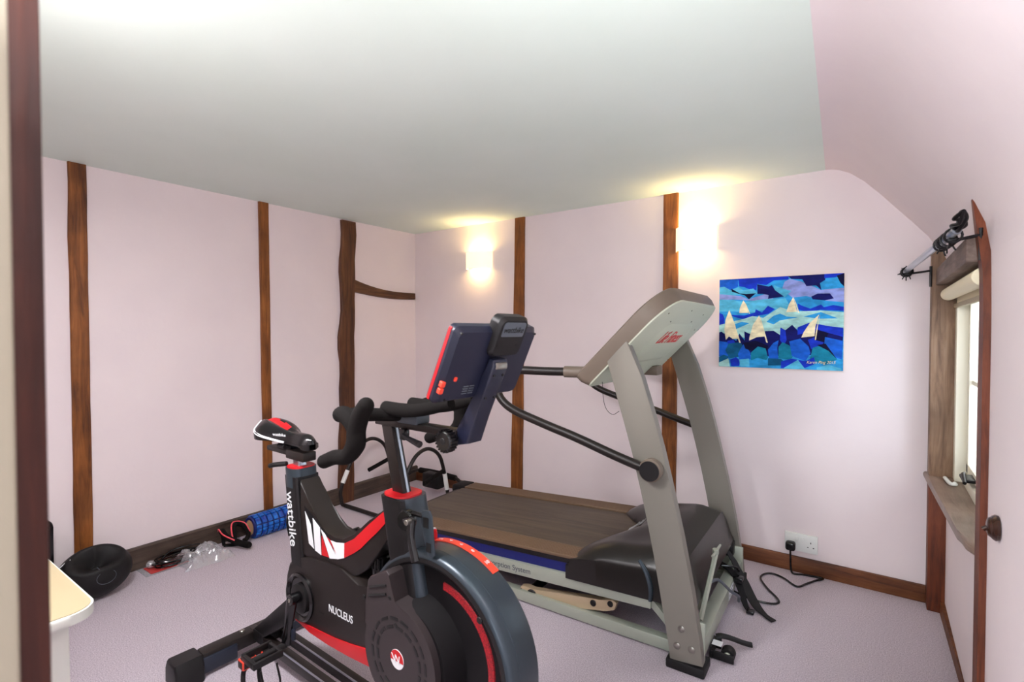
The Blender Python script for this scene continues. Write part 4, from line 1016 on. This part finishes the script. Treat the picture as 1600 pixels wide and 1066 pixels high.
for k in range(4): tube(bm, [onb(-98+k*3, 30+k*3), onb(-92+k*3, 42+k*3)], .003, sm=0, seg=6)
obj('printed_mark', bm, 'white', mb)
# foam roller
fr_ = thing('foam_roller', 'blue patterned foam roller lying against the left baseboard', 'foam roller', (.095, -1.395, .066))
def rolr(name, r0, r1, L, m): return obj(name, LA([(r0, 0), (r1-.004, 0), (r1, .004), (r1, L-.004), (r1-.004, L), (r0, L), (r0, 0)], (0, 0, 0), (0, 1, 0), seg=40), m, fr_)
rolr('roller_body', .043, .059, .33, 'rblued')
obj('roller_core', LA([(.030, .006), (.043, .002), (.043, .328), (.030, .324), (.030, .006)], (0, 0, 0), (0, 1, 0), seg=36), 'tan', fr_, label='tan inner tube face')
obj('core_face', LA([(0, .004), (.041, .004)], (0, 0, 0), (0, 1, 0), seg=36), 'tan', fr_)
bm = NB()
for k in range(18):
    a = 2*PI*k/18
    wide = (k % 6) in (2, 3)
    nb = 9
    for j in range(nb):
        y = .012+j*.0345; ln = .026
        if wide and (k % 6) == 3: continue
        aw = .0085 if not wide else .019
        aa = a+(PI/18 if wide else 0)
        mt = Matrix.Rotation(aa, 4, 'Y')
        box(bm, (-aw, y, .057), (aw, y+ln, .0662), .0025, mtx=mt, seg=2)
obj('roller_tread', bm, 'rblue', fr_)
# exercise ab roller with two hooped sides
ab = thing('ab_roller', 'black tubular ab roller frame with two hoops in the corner', 'ab roller', (.1, -.75, 0))
def lp(x, *p): return [(x-.1, y+.75, z) for y, z in p]
for x in (.10, .65):
    k = .98 if x < .3 else 1
    hoop = lp(x, (-.75, .014), (-.772, .03), (-.782, .07), (-.785, .115), (-.76, .19), (-.712, .28), (-.655, .37), (-.60, .415), (-.528, .432), (-.46, .41), (-.405, .36), (-.375, .29), (-.345, .18), (-.325, .08), (-.30, .022), (-.26, .016))
    hb = obj('hoop', TB(hoop, .0125, sm=6, seg=14), 'brownblk', ab)
    for q0, q1 in (((-.768, .172), (-.728, .25)), ((-.358, .235), (-.334, .12))):
        obj('joint_sleeve', TB(lp(x, q0, q1), .0148, sm=0, seg=14), 'socket', hb, label='white joint sleeve')
    obj('hand_grip', TB([(x-.1, .385, .255), (x-.1, .30, .235), (x-.1, .20, .212)], .0145, sm=2, seg=14), 'foam', ab)
obj('floor_bar', TB([(0, .0, .014), (.1, .0, .014), (.45, 0, .014), (.55, 0, .014)], .0135, sm=0, seg=14), 'brownblk', ab)
obj('rear_bar', TB([(0, .49, .016), (.0, .56, .09), (.08, .60, .135), (.27, .61, .14), (.47, .60, .135), (.55, .56, .09), (.55, .49, .016)], .0125, sm=6, seg=14), 'brownblk', ab)
obj('bar_padding', TB([(.10, .602, .138), (.27, .61, .14), (.46, .602, .136)], .021, sm=4, seg=14), 'foam', ab)
obj('headrest', B((.20, .52, .05), (.36, .60, .155), .014, seg=3), 'rubber', ab)
# hand gripper
def gpath(w, dy=0): return [(0, 0, 0)]
hg = thing('exercise_handle', 'black handle with pink outline between the bag and the foam roller', 'exercise handle', (.12, -1.515, 0))
bm = NB(); tube(bm, [(-.06, -.02, .075), (-.03, -.03, .09), (.02, -.03, .072), (.07, .01, .040), (.12, .04, .028)], [.012, .017, .016, .016, .018], seg=14, flat=.8); bmesh.ops.create_uvsphere(bm, u_segments=12, v_segments=8, radius=.017, matrix=Matrix.Translation((.12, .04, .028)))
obj('handle_grip', bm, 'foam', hg)
bm = NB(); tube(bm, [(.05, .0, .05), (.0, .02, .10), (-.04, .05, .105), (-.03, .09, .085), (.02, .09, .05), (.06, .05, .03)], [.012, .012, .012, .013, .012, .012], seg=12); obj('handle_arch', bm, 'foam', hg)
bm = NB(); tube(bm, [(.055, -.012, .058), (.0, .006, .112), (-.045, .045, .119), (-.034, .095, .100), (.02, .10, .060)], .004, seg=8); tube(bm, [(-.066, -.035, .085), (-.03, -.046, .105), (.02, -.046, .088), (.065, -.008, .056)], .0035, seg=8)
obj('pink_outline', bm, 'pink', hg, label='pink rubber outline')
bm = NB(); tube(bm, [(-.03, -.02, .009), (.04, .06, .009)], .009, sm=0, seg=8); tube(bm, [(-.03, -.02, .01), (-.04, -.025, .075)], .009, sm=0, seg=8); tube(bm, [(.04, .06, .01), (.05, .05, .04)], .009, sm=0, seg=8); obj('handle_base', bm, 'blkm', hg)
# crumpled clear bag
def bag(cx, cy, sx, sy, h, seed):
    bm = NB(); N_ = 34; g = []
    for j in range(N_+1):
        row = []
        for i in range(N_+1):
            u = -1+2*i/N_; v = -1+2*j/N_; r = max(abs(u), abs(v)); e = .22*noise.noise((u*1.7, v*1.7, seed))
            z = h*(1-r**3)*(.65+.5*noise.noise((u*2.2, v*2.2, seed+4)))+.016*noise.noise((u*9, v*9, seed+7))*(1-r**6)+.010*abs(noise.noise((u*16, v*12, seed+2)))
            row.append(bm.verts.new((cx+sx*u*(1+e), cy+sy*v*(1-e), max(.002, z))))
        g.append(row)
    for j in range(N_):
        for i in range(N_): bm.faces.new((g[j][i], g[j][i+1], g[j+1][i+1], g[j+1][i]))
    return bm
b_ = obj('plastic_bag', bag(.160, -1.675, .10, .115, .085, 3), 'bag', None, 25); b_.rotation_euler = (0, 0, 0)
tag(b_, 'crumpled clear plastic bag on the carpet', 'plastic bag')
lf = tag(obj('red_leaflet', B((.035, -1.90, .0035), (.135, -1.73, .0045), mtx=None), 'leaf'), 'flat red leaflet under the coiled black leads', 'leaflet')
text('lettering', 'L', (.11, -1.85, .0048), (.2, 1, 0), (-1, .2, 0), .03, 'white', lf, .0002)
tag(obj('clear_packet', B((.020, -1.925, .0015), (.150, -1.715, .0028)), 'bag'), 'flat clear packet around the red leaflet', 'packet')
bm = NB()
for k in range(7):
    rr = .052+.005*k % .03; cx, cy = .085+.006*math.sin(k*2), -1.765+.010*math.cos(k*3)
    tube(bm, [(cx+(.045+.004*(k % 3))*math.cos(t), cy+(.085+.006*(k % 4))*math.sin(t), .012+.005*k+.004*math.sin(t*2+k)) for t in [q*2*PI/28 for q in range(28)]], .0035, closed=True, sm=0, seg=6)
tube(bm, [(.06, -1.84, .02), (.045, -1.79, .05), (.04, -1.73, .055), (.05, -1.66, .05), (.07, -1.60, .03)], .0035, seg=6)
tube(bm, [(.10, -1.86, .012), (.13, -1.83, .02), (.14, -1.76, .02), (.12, -1.69, .02), (.10, -1.62, .02)], .003, seg=6)
tag(obj('coiled_lead', bm, 'blkg'), 'coiled thin black skipping lead beside the clear bag', 'lead')
bm = NB(); bmesh.ops.create_uvsphere(bm, u_segments=12, v_segments=8, radius=.020, matrix=Matrix.Translation((.06, -1.875, .0245)) @ Matrix.Diagonal((1, 1.1, .9, 1)))
tag(obj('clear_bauble', bm, 'bag'), 'small round clear plastic cap on the red leaflet', 'cap')
# black panel behind the chest
bp_ = thing('black_case', 'black rounded case standing on the floor behind the white chest', 'case', (.08, -2.345, 0))
bm = prism(NB(), [(-.15, 0), (.092, 0), (.092, .34)]+[(.062+.03*math.cos(R(a)), .345+.03*math.sin(R(a))) for a in (10, 30, 50, 70, 90)]+[(-.15, .375)], -.02, .02, .005, axis='x', seg=3)
obj('case_body', bm, 'blkg', bp_)
obj('case_inset', prism(NB(), [(-.15, .02), (.070, .02), (.070, .33), (.05, .352), (-.15, .352)], .018, .023, .002, axis='x'), 'blue_blk', bp_)
obj('case_highlight', TB([(.026, -.04, .29), (.034, .0, .292), (.026, .035, .286)], .006, seg=8), 'socket', bp_, label='painted white highlight')  # white bar standing in for a highlight on the black gloss
# white chest
ch = thing('white_chest', 'white painted chest beside the doorway', 'chest', (1.30, -2.655, 0))
cx0, cx1, cy0, cy1, ct = -.42, .437, -.13, .118, .640
bm = prism(NB(), [(cx0, cy0), (cx1, cy0)]+[(cx1-.05+.05*math.cos(R(a)), cy1-.05+.05*math.sin(R(a))) for a in range(0, 91, 5)]+[(cx0, cy1)], ct-.022, ct-.002, .007, axis='z', seg=3)
obj('chest_top', bm, 'chest', ch)
e_ = .004
obj('top_surface', prism(NB(), [(cx0+e_, cy0+e_), (cx1-e_, cy0+e_)]+[(cx1-.05+(.05-e_)*math.cos(R(a)), cy1-.05+(.05-e_)*math.sin(R(a))) for a in range(0, 91, 5)]+[(cx0+e_, cy1-e_)], ct-.003, ct, .001, axis='z'), 'cream', ch, label='cream top surface')  # same white paint as the sides, cream cast of the light painted in
obj('chest_moulding', prism(NB(), [(cx0+.01, cy0), (cx1-.025, cy0)]+[(cx1-.065+.04*math.cos(R(a)), cy1-.065+.04*math.sin(R(a))) for a in range(0, 91, 15)]+[(cx0+.01, cy1-.025)], ct-.036, ct-.022, .004, axis='z'), 'chest', ch)
obj('chest_body', B((cx0+.03, cy0+.005, .14), (cx1-.048, cy1-.050, ct-.036), .002), 'chest', ch)
for px in (cx0+.02, cx1-.078):
    for py in (cy0, cy1-.085):
        q = prism(NB(), [(px, 0.0), (px+.036, 0.0), (px+.036, .46), (px+.036, ct-.036), (px, ct-.036)], py, py+.045, .004)
        obj('leg', q, 'chest', ch)
obj('side_panel', B((cx1-.050, cy0+.045, .20), (cx1-.046, cy1-.088, ct-.075), .001), 'chest', ch)
for k in range(3): 
    d = obj('drawer', B((cx0+.07+k*.23, cy1-.052, .40), (cx0+.28+k*.23, cy1-.040, ct-.06), .003), 'chest', ch)
    obj('knob', CY((cx0+.175+k*.23, cy1-.042, .49), (cx0+.175+k*.23, cy1-.022, .49), .012), 'steel', d)
